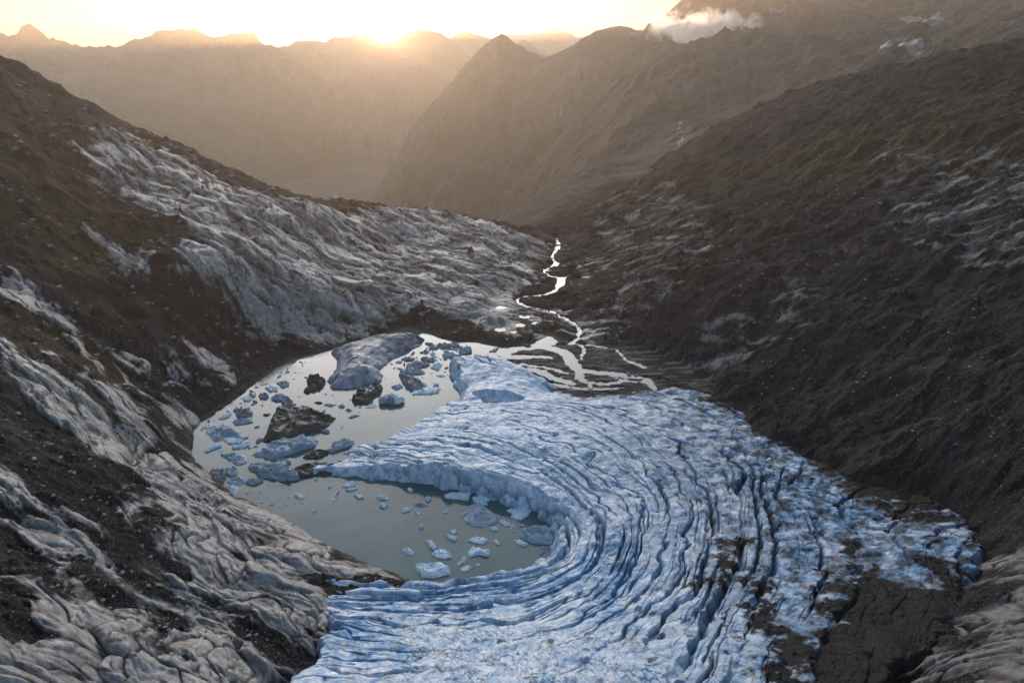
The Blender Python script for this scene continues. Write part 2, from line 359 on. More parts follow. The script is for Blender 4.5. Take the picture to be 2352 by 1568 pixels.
d2, _ = line_d(riv2, fld.X, fld.Y, riv2[:, 2]); fld.rd2 = d2
CH = [[(1240,790,4),(1262,800,3.5),(1290,808,4.5),(1310,825,5),(1320,842,4.5),(1340,852,3.5),(1400,856,3),(1440,862,3),(1480,870,3),(1492,885,3),(1500,897,2)],
      [(1330,790,1.5),(1340,805,1.5),(1338,825,1.4)],
      [(1310,790,2),(1380,795,1.6),(1420,805,1.4),(1440,825,1.4),(1470,842,1.8),(1480,846,1)],
      [(1340,852,2.5),(1325,865,3),(1345,876,2.6),(1390,880,2),(1440,870,1.6)],
      [(1310,880,3),(1270,868,3),(1240,855,3.5),(1200,848,3),(1165,835,3)],
      [(1400,856,1.5),(1430,872,1.5),(1480,878,2)], [(1345,876,2),(1370,893,2),(1420,890,1.5)],
      [(1180,822,4),(1230,818,3),(1262,822,2)],[(1200,838,2),(1250,845,2),(1300,858,2)],[(1225,870,2),(1280,885,2),(1330,893,2),(1350,890,1)]]
fld.ch = np.full(fld.X.shape, 99.)
for c in CH:
    q = smooth_line([np.r_[at(u, v, 0), w] for u, v, w in c], 5); d, w = line_d(q, fld.X, fld.Y, q[:, 3]); fld.ch = np.minimum(fld.ch, d-w*.8)

def base_h(x, y):                                 # large shapes only
    z = base(x, y); lk = fld(x, y, fld.lake)
    out = np.maximum(z, np.minimum(.10*lk+.2, 8)*(lk < 60)+(-1e3)*(lk >= 60)) if False else z
    near = sm(45, 5, lk)
    out = z*(1-near)+np.maximum(z, .16*lk+.15)*near
    return np.where(lk < 0, np.maximum(-6, .35*lk-.1), out)
def march(u, v, f, t0=60, t1=9000, n=2600):
    dx, dy, dz = ray(np.asarray(u, float)[:, None], np.asarray(v, float)[:, None]); t = np.exp(np.linspace(math.log(t0), math.log(t1), n))[None]
    x, y, z = dx*t, dy*t, CAMZ+dz*t; h = f(x, y); hit = z < h; k = np.where(hit.any(1), hit.argmax(1), n-1); i = np.arange(len(k))
    return np.stack([x[i, k], y[i, k], h[i, k]], -1)
def mask_near(polys, soft=4.0):                   # picture-traced outlines carried to the ground, kept in world coordinates
    A = np.full(fld2.X.shape, 1e9)
    for p in polys:
        w = march([q[0] for q in p], [q[1] for q in p], base_h, n=1500); A = np.minimum(A, poly_sd(w[:, :2], fld2.X, fld2.Y))
    return A
fld2 = Grid(-460, 460, 40, 1060, 2.0)
SLABS, BROKEN = [[(2270,1310),(2352,1290),(2500,1400),(2500,1800),(2250,1800),(2120,1580),(2270,1480)],[(230,290),(330,325),(450,380),(600,450),(750,485),(900,480),(1120,515),(1250,560),(1225,620),(1185,690),(1200,760),(1150,775),(1050,740),(960,700),(900,745),(780,775),(740,790),(640,770),(540,700),(430,600),(440,520),(300,470),(200,400)],
 [(330,1060),(450,1080),(540,1135),(700,1200),(760,1270),(900,1325),(720,1330),(730,1440),(640,1490),(540,1420),(440,1330),(390,1240),(300,1170)],
 [(0,770),(60,830),(150,870),(200,920),(280,990),(335,1060),(300,1095),(220,1040),(130,980),(60,900),(0,850)],
 [(230,880),(290,910),(330,960),(345,1020),(300,1010),(240,940)],[(0,1110),(90,1150),(170,1200),(240,1290),(230,1310),(100,1270),(0,1220)],
 [(120,1340),(200,1340),(270,1400),(330,1480),(320,1500),(230,1480),(140,1420)],[(150,1490),(300,1470),(420,1500),(600,1520),(640,1568),(600,1700),(0,1750),(0,1568)],
 [(0,1440),(90,1490),(160,1568),(120,1700),(-100,1700),(-100,1440)],[(380,1370),(450,1400),(500,1480),(440,1500),(390,1440)],
 [(0,640),(60,650),(150,720),(130,760),(60,720),(0,700)],[(230,560),(330,580),(350,640),(260,620)],
], [
 [(1370,470),(1520,420),(1620,480),(1610,560),(1590,620),(1530,620),(1440,600),(1390,540)],[(1430,640),(1530,590),(1560,640),(1500,700),(1430,730)],[(1340,600),(1410,590),(1400,620),(1350,640)],
 [(1180,430),(1300,470),(1290,500),(1190,490)],[(2030,350),(2352,370),(2352,640),(2200,600),(2060,520)],[(1820,650),(1870,700),(1830,740),(1800,690)],
 [(1150,690),(1350,720),(1420,790),(1250,780),(1190,770)],[(500,560),(680,790),(560,760),(430,640)],[(420,800),(560,830),(440,900),(330,860)],[(120,850),(300,1000),(420,1030),(440,980),(300,850),(180,800)],[(1600,760),(1700,760),(1740,810),(1640,840)]]
fld2.slab = np.minimum(np.maximum(mask_near(SLABS), -5.0), np.maximum(mask_near(BROKEN), 2.2))
GR = [[(0,200),(300,300),(500,420),(400,480),(280,620),(200,720),(60,560),(0,500)],[(0,700),(200,760),(330,900),(200,880),(0,760)],
 [(1350,440),(1700,370),(2000,290),(2352,200),(2352,380),(2000,430),(1600,440),(1400,480)],[(850,560),(1100,600),(1180,660),(1000,640),(800,600)],[(1000,740),(1250,760),(1230,800),(1000,790)],[(600,440),(1000,470),(1150,500),(1100,520),(800,500)]]
fld2.grass = mask_near(GR)
fld2.scar = mask_near([[(1440,640),(1530,590),(1565,640),(1500,690),(1440,725)]])
DARK = [[(650,790),(760,800),(740,830),(700,830)]]

POOLS = []
for u, v, rr in ((1150, 757, 3.6), (1196, 747, 3.0), (1206, 728, 3.6), (1150, 707, 3.4), (1182, 762, 2.2), (1232, 742, 2.2)):
    p_ = march([u], [v], base_h, n=3000)[0]; POOLS.append((p_[0], p_[1], p_[2], rr))
CA, SA = math.cos(R(-26)), math.sin(R(-26))
def detail(x, y):
    """small and middle-sized relief of the near ground, with the masks that colour it"""
    r = np.hypot(x, y)
    z = base_h(x, y); lk = fld(x, y, fld.lake)
    wx = x+6*fbm(x/30, y/30, 3, 11); wy = y+6*fbm(x/30, y/30, 3, 12)
    inside = (x > -460) & (x < 460) & (y > 40) & (y < 1060)
    sl = fld2(wx, wy, fld2.slab); sl = np.where(inside, sl, 50)
    e = fbm((wx*CA+wy*SA)/17, (wy*CA-wx*SA)/7.5, 5, 21, .58)*8.5+fbm(x/2.2, y/2.2, 3, 22)*1.6
    slab = sm(2.0, -2.0, sl+e)
    slab_mid = sm(6, -6, sl+e)
    gr = sm(10, -12, fld2(wx, wy, fld2.grass)+fbm(x/14, y/14, 4, 23)*14)*inside
    a = (wx*CA+wy*SA); b = (-wx*SA+wy*CA)         # along / across the foliation
    a2 = a+2.5*fbm(x/8, y/8, 2, 31); b2 = b+1.0*fbm(x/12, y/12, 2, 32)
    big = billow(a/46, b/15, 2, 41)
    med = billow(a2/16, b2/4.6, 3, 42, .55)
    fin = billow(a2/5, b2/1.5, 2, 43, .6)
    v1, c1, h1 = facets(a/13+.15*pn(x/9, y/9, 33), b/5.5, 3); v2, c2, h2 = facets(a/5.2+9, b/2.4, 5); v0, c0, h0 = facets(a/44+.2*pn(x/30, y/30, 34), b/19, 2); v3, c3, h3 = facets(a/2.1, b/1.1, 6)
    ck = np.clip(1-v1/.07, 0, 1)*sm(-.4, .0, pn(x/12, y/12, 51)); ck2 = np.clip(1-v2/.11, 0, 1)*sm(-.1, .3, pn(x/9, y/9, 52))
    amp = sm(0, 14, lk)*.85+.15
    dm = lambda v, k: 1-np.exp(-v*k)
    fr_ = 1-.45*sm(340, 440, r)
    hs = (np.sqrt(big)*3.0-2.6)+np.sqrt(med)*.25+dm(v0, 6)*(2.4+(c0-.5)*1.6+h0*2.2)+fr_*(dm(v1, 7)*(1.0+(c1-.5)*1.2+h1*1.3)+dm(v2, 7)*(.35+(c2-.5)*.5+h2*.6)+dm(v3, 8)*(.1+h3*.3))-ck*.6-ck2*.25
    # loose slopes: lumps, runnels down the slope, stones
    vs_, cs = voro(x/1.5, y/1.5, 7); vb, cb = voro(x/5.5, y/5.5, 8)
    st = np.where(cs > .72, np.clip(vs_*1.6, 0, .55)*(cs-.5)*2.2, 0)+np.where(cb > .86, np.clip(vb*2.2, 0, 1.2), 0)
    v4, c4, h4 = facets(x/9, y/9, 18)
    hr = fbm(x/24, y/24, 5, 61, .55)*3.4+ridged((wx+.4*wy)/26, (wy-.4*wx)/60, 4, 62)*1.6+ridged((wy-.45*wx)/17, (wx+.45*wy)/95, 4, 65)*2.6*sm(60, 120, x)+st+np.where(c4 > .8, np.clip(v4*3, 0, 1)*1.2+h4, 0)+fbm(x/1.3, y/1.3, 3, 63)*.22
    z = z+amp*(hs*slab_mid+hr*(1-slab_mid*.8))
    z = z+np.where(r > 450, fbm(x/40, y/40, 5, 64)*2.5, 0)*sm(450, 650, r)*sm(5, 40, lk)
    # shore, flats and river bed
    fl = fld(x, y, fld.flat); k = sm(5, -3, fl+fbm(x/6, y/6, 3, 71)*4)
    zf = .36+fbm(x/15, y/5.5, 5, 72, .6)*.40+np.where(fl < -14, .0, 0)
    ch = fld(wx*.25+x*.75, wy*.25+y*.75, fld.ch)+fbm(x/3, y/3, 3, 73)*1.0+.9
    zf = np.where(ch < 1.4, np.minimum(zf, -.25+.35*np.maximum(ch, 0)), zf)
    zf = zf+np.clip(x-70, 0, 60)*.05
    z = z*(1-k)+zf*k
    shore_n = fbm(x/5, y/5, 4, 74)*1.5
    z = np.where(lk+shore_n < 0, np.minimum(z, -.15+.3*(lk+shore_n)), z)
    z = np.where((lk > 0) & (k < .01) & (lk < 40), np.maximum(z, -.4+.12*lk+.2*shore_n), z)
    rd = fld(x, y, fld.rd); rv = fld(x, y, fld.rv); rw = fld(x, y, fld.rw); rd2_ = fld(x, y, fld.rd2)
    rn = fbm(x/4, y/4, 4, 75)*1.5; ok = (y < 650) & (x > -60) & (x < 160)
    bank = rv+.75+.14*np.maximum(rd-rw*.4, 0)**1.2+fbm(x/5, y/5, 4, 76)*.5
    z = np.where(ok & (rd < 26), np.minimum(z, bank*sm(26, 14, rd)+z*(1-sm(26, 14, rd))), z)
    z = np.where(ok & (rd+rn < rw*.36), rv-.5, z); z = np.where(ok & (rd2_+rn*.6 < 1.5), rv-.5, z)
    for px_, py_, pz_, pr_ in POOLS:
        d_ = np.hypot(x-px_, y-py_); k_ = sm(pr_+9, pr_+1, d_); z = z*(1-k_)+(pz_+.35)*k_; z = np.where(d_+shore_n*.9 < pr_, pz_-.5, z)
    crack = np.clip(ck*1.3+ck2*.8+np.clip(1-v0/.035, 0, 1), 0, 1)*slab
    wet = np.maximum(sm(3.0, .2, lk+shore_n)*sm(-6, -1, lk), 0)*(1-slab*.6); wet = np.maximum(wet, k*sm(.55, .0, zf)*.8)
    pale = k*sm(.1, .6, fbm(x/14, y/3, 4, 77))*.45
    z = z-sm(900, 1080, r)*350
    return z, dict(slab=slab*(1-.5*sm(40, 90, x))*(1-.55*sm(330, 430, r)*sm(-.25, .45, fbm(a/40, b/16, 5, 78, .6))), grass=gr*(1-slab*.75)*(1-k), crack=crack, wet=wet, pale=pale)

X, Y = polar(-57, 57, 1500, 52, 1090, 1180)
Zg, At = detail(X.astype(np.float32), Y.astype(np.float32))
V = np.stack([X, Y, Zg], -1).reshape(-1, 3)
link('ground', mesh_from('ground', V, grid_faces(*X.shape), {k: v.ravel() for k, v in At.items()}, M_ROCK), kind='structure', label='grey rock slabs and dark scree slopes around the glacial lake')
print('ground', round(time.time()-T0, 1)); SH = X.shape

# ------------------------------------------------------------------ glacier
GO = [(1040,838,0),(1052,832,2),(1100,834,2),(1165,842,1),(1240,878,0),(1330,906,0),(1450,903,0),(1510,893,0),(1590,888,1),(1660,905,2),(1720,945,4),(1790,985,6),(1880,1040,8),(1970,1090,11),(2060,1120,14),(2160,1130,18),(2240,1175,22),(2300,1222,26),(2318,1290,30),(2285,1360,33),(2270,1430,36),(2240,1500,40),(2120,1575,40),(2050,1700,38),
      (1800,1900,38),(1200,1950,32),(700,1850,30),(560,1720,28),(650,1565,22),(722,1505,18),(728,1470,15),(762,1448,13),(735,1430,12),(680,1394,11),(722,1352,9),(742,1322,7),(800,1330,6),(930,1333,6),(1000,1326,6),(1120,1316,6),(1200,1298,6),(1258,1268,6),(1284,1218,5),
      (1265,1192,0),(1210,1170,0),(1130,1140,0),(1050,1122,0),(980,1110,0),(880,1098,0),(800,1090,0),(720,1092,0),(700,1075,0),(790,1062,0),(800,1050,0),(780,1040,0),(850,1025,0),(905,1012,0),(945,985,0),(1000,950,0),(1055,928,0),(1065,915,0),(1052,885,0),(1038,858,0)]
go = np.array([at(*p) for p in GO])
GS = """1060 900 4;1075 860 6;1140 855 6.5;1200 875 5;1240 890 3;1330 912 2.5;1400 915 3;1500 905 2.5;1640 915 4;1760 990 7.5;1950 1095 12.5;2100 1140 18;2250 1200 25
1100 950 7;1060 960 6;960 1020 6;1040 1070 8;1200 1110 8;1275 1165 7.5;1310 1220 7.5;1280 1290 8;1100 1335 7.5;800 1345 7.5;940 1060 6;800 1075 3;1300 1000 10;1450 1050 11
1600 1000 9;1450 1200 14;1600 1150 14;1600 1300 20;1400 1350 15;1200 1420 14;900 1450 15;720 1400 12.5;750 1500 18;1000 1560 23;1300 1550 25;1600 1550 32;1750 1400 28;1900 1550 37
1800 1200 18;2000 1250 22;2200 1300 29;2200 1450 35;2300 1560 45;2290 1290 31;1300 1700 28;1900 1750 42;700 1600 23;2200 1700 46"""
P = []; Z = []
for s in GS.replace('\n', ';').split(';'):
    p = at(*map(float, s.split())); P.append(p[:2]); Z.append(p[2])
gl = Grid(-90, 210, 50, 380, 1.0)
gl.A = tps(P, Z, 0.0005)(gl.X, gl.Y); gl.sd = poly_sd(go, gl.X, gl.Y)
def gh(x, y): return gl(x, y)
FAM = [(0, [(1000,1095),(1060,1112),(1150,1135),(1250,1178),(1292,1215),(1275,1265),(1200,1306),(1100,1325),(950,1337),(760,1330)]),
 (1, [(880,1045),(960,1062),(1060,1085),(1200,1130),(1300,1190),(1322,1235),(1300,1285),(1220,1325),(1050,1350),(740,1352)]),
 (2, [(920,1015),(1000,1028),(1100,1050),(1250,1105),(1345,1180),(1368,1240),(1325,1315),(1200,1365),(1000,1385),(715,1378)]),
 (3, [(960,985),(1080,995),(1180,1018),(1300,1070),(1400,1150),(1425,1240),(1385,1325),(1270,1400),(1100,1440),(900,1435),(740,1415)]),
 (4, [(1010,950),(1100,945),(1220,965),(1380,1035),(1480,1130),(1495,1240),(1455,1335),(1370,1420),(1240,1470),(1050,1500),(800,1500)]),
 (5, [(1100,915),(1230,925),(1350,950),(1500,1040),(1570,1140),(1572,1250),(1530,1350),(1440,1440),(1330,1520),(1200,1580)]),
 (6, [(1240,905),(1370,925),(1480,960),(1605,1050),(1655,1150),(1650,1270),(1610,1370),(1520,1480),(1450,1568)]),
 (7, [(1450,908),(1560,940),(1660,1010),(1715,1090),(1725,1200),(1705,1300),(1650,1400),(1570,1568)]),
 (8, [(1650,915),(1740,990),(1755,1060),(1750,1120),(1785,1220),(1785,1310),(1725,1420),(1680,1568)]),
 (9, [(1840,1020),(1800,1080),(1800,1150),(1860,1230),(1870,1320),(1810,1430),(1780,1568)]),
 (10, [(1960,1085),(1870,1120),(1865,1170),(1935,1255),(1955,1350),(1905,1450),(1860,1568)]),
 (11, [(2060,1125),(1980,1150),(1980,1200),(2050,1270),(2040,1360),(1990,1460),(1960,1568)]),
 (12, [(2220,1180),(2160,1210),(2120,1260),(2140,1330),(2120,1420),(2070,1568)]),]
P = []; Z = []
for lv, pts in FAM:
    w = march([q[0] for q in pts], [q[1] for q in pts], gh, 90, 500, 2500)
    w = smooth_line(w, 2)
    for q in w: P.append(q[:2]); Z.append(lv)
gl.phi = tps(P, Z, 0.002)(gl.X, gl.Y)
def gpoly(pts):
    w = march([q[0] for q in pts], [q[1] for q in pts], gh, 60, 500, 2500); return poly_sd(w[:, :2], gl.X, gl.Y)
gl.dirt = np.minimum.reduce([gpoly(p) for p in [
  [(1640,1260),(1680,1262),(1720,1290),(1760,1345),(1800,1400),(1870,1330),(1900,1300),(1960,1240),(2030,1215),(2060,1260),(2250,1300),(2400,1250),(2500,1568),(2300,1900),(1900,1900),(1770,1568),(1740,1480),(1690,1420),(1660,1340)],
  [(1640,1265),(1700,1230),(1700,1290),(1660,1300)],[(1540,880),(1700,915),(1860,1010),(2020,1090),(2180,1110),(2360,1220),(2340,1420),(2230,1460),(2260,1290),(2200,1220),(2040,1190),(1900,1110),(1760,1020),(1660,945),(1600,905)],
  [(2000,1110),(2200,1150),(2240,1230),(2120,1240),(2010,1180)]]])
gl.clean = np.minimum.reduce([gpoly(p) for p in [[(1790,1350),(1830,1290),(1850,1330),(1870,1420),(1850,1500),(1815,1430)],[(1960,1225),(2080,1210),(2250,1190),(2230,1250),(2060,1260),(2150,1340),(2080,1340),(1980,1290)]]])
gl.blue = np.minimum.reduce([gpoly(p) for p in [[(1700,1080),(1800,1050),(1920,1090),(2040,1150),(2060,1220),(1980,1240),(1920,1230),(1870,1240),(1780,1220),(1720,1150)],[(1960,1240),(2100,1250),(2300,1230),(2280,1300),(2120,1330),(2000,1320)],[(1780,1220),(1880,1240),(1900,1300),(1840,1420),(1800,1350)],[(760,1345),(1000,1345),(1200,1330),(1300,1290),(1380,1310),(1250,1390),(1000,1410),(760,1390)],[(700,1400),(900,1430),(950,1500),(760,1520)],[(1300,1280),(1420,1200),(1500,1300),(1420,1450),(1350,1400)]]])
gl.cloudy = gpoly([(930,1430),(1150,1425),(1300,1440),(1420,1440),(1560,1500),(1560,1800),(600,1800),(700,1640),(900,1568)])   # the pitted field at the foot of the picture
gl.calm = gpoly([(1210,905),(1330,925),(1450,960),(1600,1030),(1720,1080),(1860,1060),(1700,960),(1500,905)])
gl.fin = gpoly([(1030,830),(1240,870),(1300,905),(1240,925),(1100,920),(1040,900)])
gl.pond = gpoly([(1098,905),(1130,902),(1170,906),(1190,914),(1170,920),(1120,918)])

X, Y = polar(-42, 46, 1850, 60, 345, 1750)
X = X.astype(np.float32); Y = Y.astype(np.float32)
def glacier(X, Y):
    sd0 = gl(X, Y, gl.sd); nn = fbm(X/7, Y/7, 4, 101)
    sd_ = sd0+nn*2.0-1.5
    H = gl(X, Y)
    wx = X+.8*fbm(X/12, Y/12, 3, 102); wy = Y+.8*fbm(X/12, Y/12, 3, 103)
    phi = gl(wx, wy, gl.phi)
    gx, gy = np.gradient(gl.phi, gl.st)[::-1]; gm = np.maximum(gl(X, Y, np.hypot(gx, gy)), .02)
    calm = sm(8, -8, gl(X, Y, gl.calm)+nn*4); pit = sm(7, -7, gl(X, Y, gl.cloudy)+nn*3); fin = sm(4, -4, gl(X, Y, gl.fin))
    act = (1-.8*calm)*(1-.93*pit)*(1-fin); far_ = sm(6.3, 8.2, phi)
    act = act*(1-.72*sm(4, -8, gl(X, Y, gl.dirt)))
    z = H+fbm(X/26, Y/26, 3, 104)*1.3
    deep = np.zeros_like(H); vb_, cblk = voro(wx/4.2+.3*pn(X/3, Y/3, 161), wy/4.2, 19)
    # crevasses: grooves along the level lines of phi, several spacings; each line opens and closes along its length
    for per, wid, dep, sd_no, gate, gl_len in ((1.45, .70, 5.0, 5, -.40, 55), (3.4, .40, 1.9, 1, -.05, 34), (8.3, .26, .55, 2, .0, 16), (2.7, .5, 2.8, 8, .12, 22)):
        q = phi*per+(.55*pn(phi*.9+sd_no, phi*0+sd_no*3.3, 117)*per/1.6)+.28*fbm(X/26, Y/26, 3, 110+sd_no)+.10*pn(X/5, Y/5, 115+sd_no)+(.19 if per < 5 else .10)*(cblk-.5)*sm(-.3, .3, pn(X/22, Y/22, 162)); idx = np.floor(q); fr = q-idx
        dist = np.abs(fr-.5)/(gm*per)                     # metres from the middle of the line
        side = (fr-.5)/(gm*per)
        opn = pn(X/gl_len+idx*7.3, Y/gl_len+idx*3.1, 120+sd_no)
        o = sm(gate+.15*far_, gate+.45+.15*far_, opn)*(1-far_*(.7 if sd_no == 8 else .3 if sd_no == 1 else 0)*sm(0, .3, phi-6))
        o = o*(.45+.55*sm(-.4, .3, pn(idx*3.7, idx*1.9+X*.01, 119)))
        w = wid*(.3+1.1*o+.5*far_*(sd_no == 5))*(.8+.5*pn(X/3, Y/3, 130+sd_no))
        g = np.clip(1-dist/np.maximum(w, .05), 0, 1)
        prof = g**.8 if per < 5 else g
        z = z-dep*o*prof*act
        # the strips between two crevasses are tilted and rounded
        z = z+(.75 if sd_no == 5 else .22 if sd_no == 1 else .03)*act*(.25+.75*sm(-.2,.4,opn))*(1-.6*far_)*(-.45*np.exp(-((fr-.5)/.2)**2)+(fr-.5)*-.9*(fr < .5)+(.5-fr)*(fr >= .5))
        deep = np.maximum(deep, o*np.clip(g*1.3, 0, 1)*act*(.85 if per < 5 else .5))
    # cross cracks breaking the strips into blocks
    v, c = voro(wx/5.6, wy/5.6, 12); ck = np.clip(1-v/.06, 0, 1)*(pn(X/12, Y/12, 140) > -.05)*(1-.75*far_)
    z = z-ck*.3*(.3+.7*act)*sm(-.1,.5,pn(X/30, Y/30, 146))+(c-.5)*.16*act
    v2, c2 = voro((wx+wy*.25)/1.5, (wy-wx*.25)/3.2, 14); ck2 = np.clip(1-v2/.14, 0, 1)
    z = z-ck2*.3*pit*sm(-.3, .3, pn(X/8, Y/8, 141))+billow(X/2.6, Y/5.2, 2, 142)*.9*pit
    ho, hc = voro(X/3.3, Y/3.3, 16, .8); hole = np.where(hc > .86, sm(.45, .8, ho), 0); z = z-hole*.6*(1-calm)
    z = z+fbm(X/3.6, Y/3.6, 4, 143, .55)*.26+billow(wx/9, wy/9, 3, 147)*1.5*far_*(1-pit)
    # rim: cliffs on the lake side, thin edge on the land side
    lk = fld(X, Y, fld.lake); cliff = sm(16, 2, lk); left = sm(30, 0, X)*sm(190, 165, Y); cliff = np.maximum(cliff, left); wdt = 3.6*cliff+(1-cliff)*9
    e = np.clip(-sd_/wdt, 0, 1); e = np.where(cliff > .5, e**.5, np.sin(e*math.pi/2)**.8)
    z = (z+2.5)*e-2.5
    z = np.where(sd_ > 0, -3, z)
    pd = gl(X, Y, gl.pond); z = np.where(pd+nn < 2.5, np.minimum(z, np.clip((pd+nn)*1.2, -1, 4)-.2), z)
    d = gl(wx, wy, gl.dirt)+fbm(X/10, Y/10, 5, 151, .6)*11; cl = gl(wx, wy, gl.clean)+fbm(X/6, Y/6, 4, 152)*5
    dirt = sm(5, -6, d+fbm(X/2.5, Y/2.5, 3, 157, .6)*5)*(1-.85*sm(2, -3, cl)); 
    mg_n = fbm(X/5, Y/5, 5, 158, .62)
    dirt = np.maximum(dirt, (1-cliff)*sm(-13, -1, sd_+mg_n*8)*.95); dirt = np.maximum(dirt, np.clip(.74*sm(5, 108, X)*(.7+mg_n*1.1), 0, .85))  # last term: no debris, ice colour darkened rightward for the photo's vignetting
    sed = np.clip(sm(.10, .6, fbm(X/4, Y/4, 4, 153))*.38+ck*.6*sm(-.2, .3, pn(X/9, Y/9, 154))+ck2*pit*.45+hole*.5+np.where(deep > .9, .5, 0), 0, .85)
    blue = sm(6, -8, gl(wx, wy, gl.blue)+fbm(X/7, Y/7, 5, 155, .6)*9)*sm(-.5, .4, fbm(X/3, Y/3, 4, 156, .6)+.3)
    blue = np.maximum(blue, np.clip(.62*sm(-10, 95, X)*(.8+fbm(X/9, Y/9, 4, 159, .6)), 0, .8))  # rightward blue gradient paints the dusky shade of that side into the ice
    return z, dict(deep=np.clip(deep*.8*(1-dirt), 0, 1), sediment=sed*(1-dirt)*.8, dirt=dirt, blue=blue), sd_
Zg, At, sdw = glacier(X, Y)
keep = (sdw < 1.5)
q = grid_faces(*X.shape, keep=keep); V = np.stack([X, Y, Zg], -1).reshape(-1, 3)
V, q, a2 = compact(V, q, At)
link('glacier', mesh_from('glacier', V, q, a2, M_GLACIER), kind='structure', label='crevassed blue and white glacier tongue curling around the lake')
print('glacier', round(time.time()-T0, 1), len(q))

# ------------------------------------------------------------------ lake and streams
def fan(name, poly, z, mat, **pr):
    me = bpy.data.meshes.new(name); me.from_pydata([(p[0], p[1], z) for p in poly], [], [list(range(len(poly)))]); me.materials.append(mat); return link(name, me, **pr)
fan('lake', [(-175, 140), (20, 140), (100, 200), (150, 290), (175, 345), (150, 375), (60, 388), (30, 391), (-120, 391), (-175, 360)], 0.0, M_WATER, kind='structure', label='still milky grey green glacial lake')
for px_, py_, pz_, pr_ in POOLS: fan('pool', [(px_+math.cos(t)*(pr_+2.5), py_+math.sin(t)*(pr_+2.5)) for t in np.linspace(0, 2*math.pi, 24, endpoint=False)], pz_-.05, M_WATER, kind='structure', label='small bright meltwater pool among the rocks beside the stream')
def ribbon(line, extra, lift):
    n = len(line); t = np.gradient(line[:, :2], axis=0); t /= np.linalg.norm(t, axis=1)[:, None]; nr = np.stack([-t[:, 1], t[:, 0]], -1)
    V = []
    for k in range(n):
        w = line[k, 3]*.5+extra
        for s in (-1, -.5, 0, .5, 1): V.append((*(line[k, :2]+nr[k]*w*s), line[k, 2]+lift))
    return np.array(V), grid_faces(n, 5)
V, q = ribbon(riv, .8, .06); V2, q2 = ribbon(riv2, .3, .10)
link('stream', mesh_from('stream', np.r_[V, V2], np.r_[q, q2+len(V)], None, M_STREAM), kind='structure', label='white meltwater stream winding down the valley')

# ------------------------------------------------------------------ far mountains
def ridge_mesh(name, pts, D, W_, slope, mat, spur=350, amp=.3, jag=12, seed=0, back=.35, ns=420, nd=150, conc=.45, label=''):
    """pts: skyline (u, v[, D]); the front falls towards the viewer, the back away"""
    p = np.array([atD(q[0], q[1], q[2] if len(q) > 2 else D) for q in pts])
    L = np.r_[0, np.cumsum(np.linalg.norm(np.diff(p[:, :2], axis=0), axis=1))]; s = np.linspace(0, L[-1], ns)
    px = np.interp(s, L, p[:, 0]); py = np.interp(s, L, p[:, 1]); pz = np.interp(s, L, p[:, 2])
    d = np.r_[-np.linspace(1, 0, int(nd*.25), endpoint=False)**1.5*W_*back, np.linspace(0, 1, nd)**1.4*W_]
    S, Dd = np.meshgrid(s, d); ad = np.abs(Dd); Wf = 0.35*W_
    nx, ny = px*0, -np.ones_like(px); fl = .25*fbm(S/spur/3, ad/W_*1.5, 2, seed+5)*ad
    Xx = px[None]+fl; Yy = py[None]-Dd
    drop = slope*(conc*Wf*(1-np.exp(-ad/Wf))+(1-conc)*ad)
    z = pz[None]-drop+jag*fbm(S/spur*5, ad/90, 4, seed+1, .6)*.5
    sp = billow((S+.5*fl)/spur, ad/W_*1.2+3, 4, seed+2, .55)
    z = z+sp*ad*amp*slope-amp*.35*slope*ad+ridged(Xx/spur*2.2, Yy/spur*2.2, 4, seed+3)*np.minimum(ad, 400)*.11
    V = np.stack([Xx, Yy, z], -1).reshape(-1, 3)
    return link(name, mesh_from(name, V, grid_faces(*S.shape), None, mat), kind='structure', label=label)
M_MT = mountain_material('mountain_rock', (.06, .055, .05), (.13, .12, .11), (.06, .055, .03), .010)
M_MTN = mountain_material('mountain_side', (.045, .042, .040), (.11, .10, .095), (.060, .050, .028), .03)
ridge_mesh('mountain', [(-200,90),(0,75),(20,84),(40,80),(55,66),(70,60),(88,68),(110,92),(140,97),(160,100),(210,104),(260,106),(300,98),(350,76),(385,68),(420,64),(450,70),(480,82),(510,82),(540,76),(562,84),(582,80),(600,96),(640,112),(700,150),(760,200)], 4200, 3200, .62, M_MT, 520, .45, 30, 200, label='broad dark mountain ridge on the left skyline')
ridge_mesh('mountain', [(600,120),(640,108),(665,104),(690,93),(715,97),(740,98),(765,86),(790,84),(815,80),(838,78),(850,86),(866,93),(884,97),(905,95),(925,84),(935,76),(955,68),(985,73),(1015,82),(1045,100),(1100,150),(1150,200)], 5200, 4200, .60, M_MT, 520, .45, 26, 220, label='notched mountain ridge in front of the low sun')
ridge_mesh('mountain', [(960,110),(1000,90),(1030,86),(1055,78),(1072,70),(1090,80),(1115,88),(1150,100),(1210,130),(1300,180)], 6000, 3000, .55, M_MT, 500, .3, 26, 240, label='pointed peak just right of the sun')
ridge_mesh('mountain', [(1090,110),(1120,92),(1160,78),(1200,80),(1240,78),(1262,74),(1282,66),(1305,76),(1330,86),(1360,95),(1420,100),(1460,78),(1472,68),(1490,80),(1560,110)], 6750, 1300, .5, M_MT, 600, .3, 30, 260, label='pale farthest mountain ridge in the gap')
ridge_mesh('mountain', [(1150,130),(1180,110),(1202,92),(1225,104),(1250,122),(1290,140)], 5000, 1500, .5, M_MT, 400, .3, 20, 270, label='small hazy peak low in the gap')
ridge_mesh('mountain', [(850,470),(900,380),(940,300),(985,248),(1020,205),(1060,160),(1095,118),(1120,98),(1140,83),(1150,78),(1162,82),(1185,102),(1215,118),(1245,132),(1290,140),(1350,160)], 2900, 2000, .62, M_MT, 330, .5, 16, 280, conc=.3, label='dark pyramid peak in the middle of the valley')
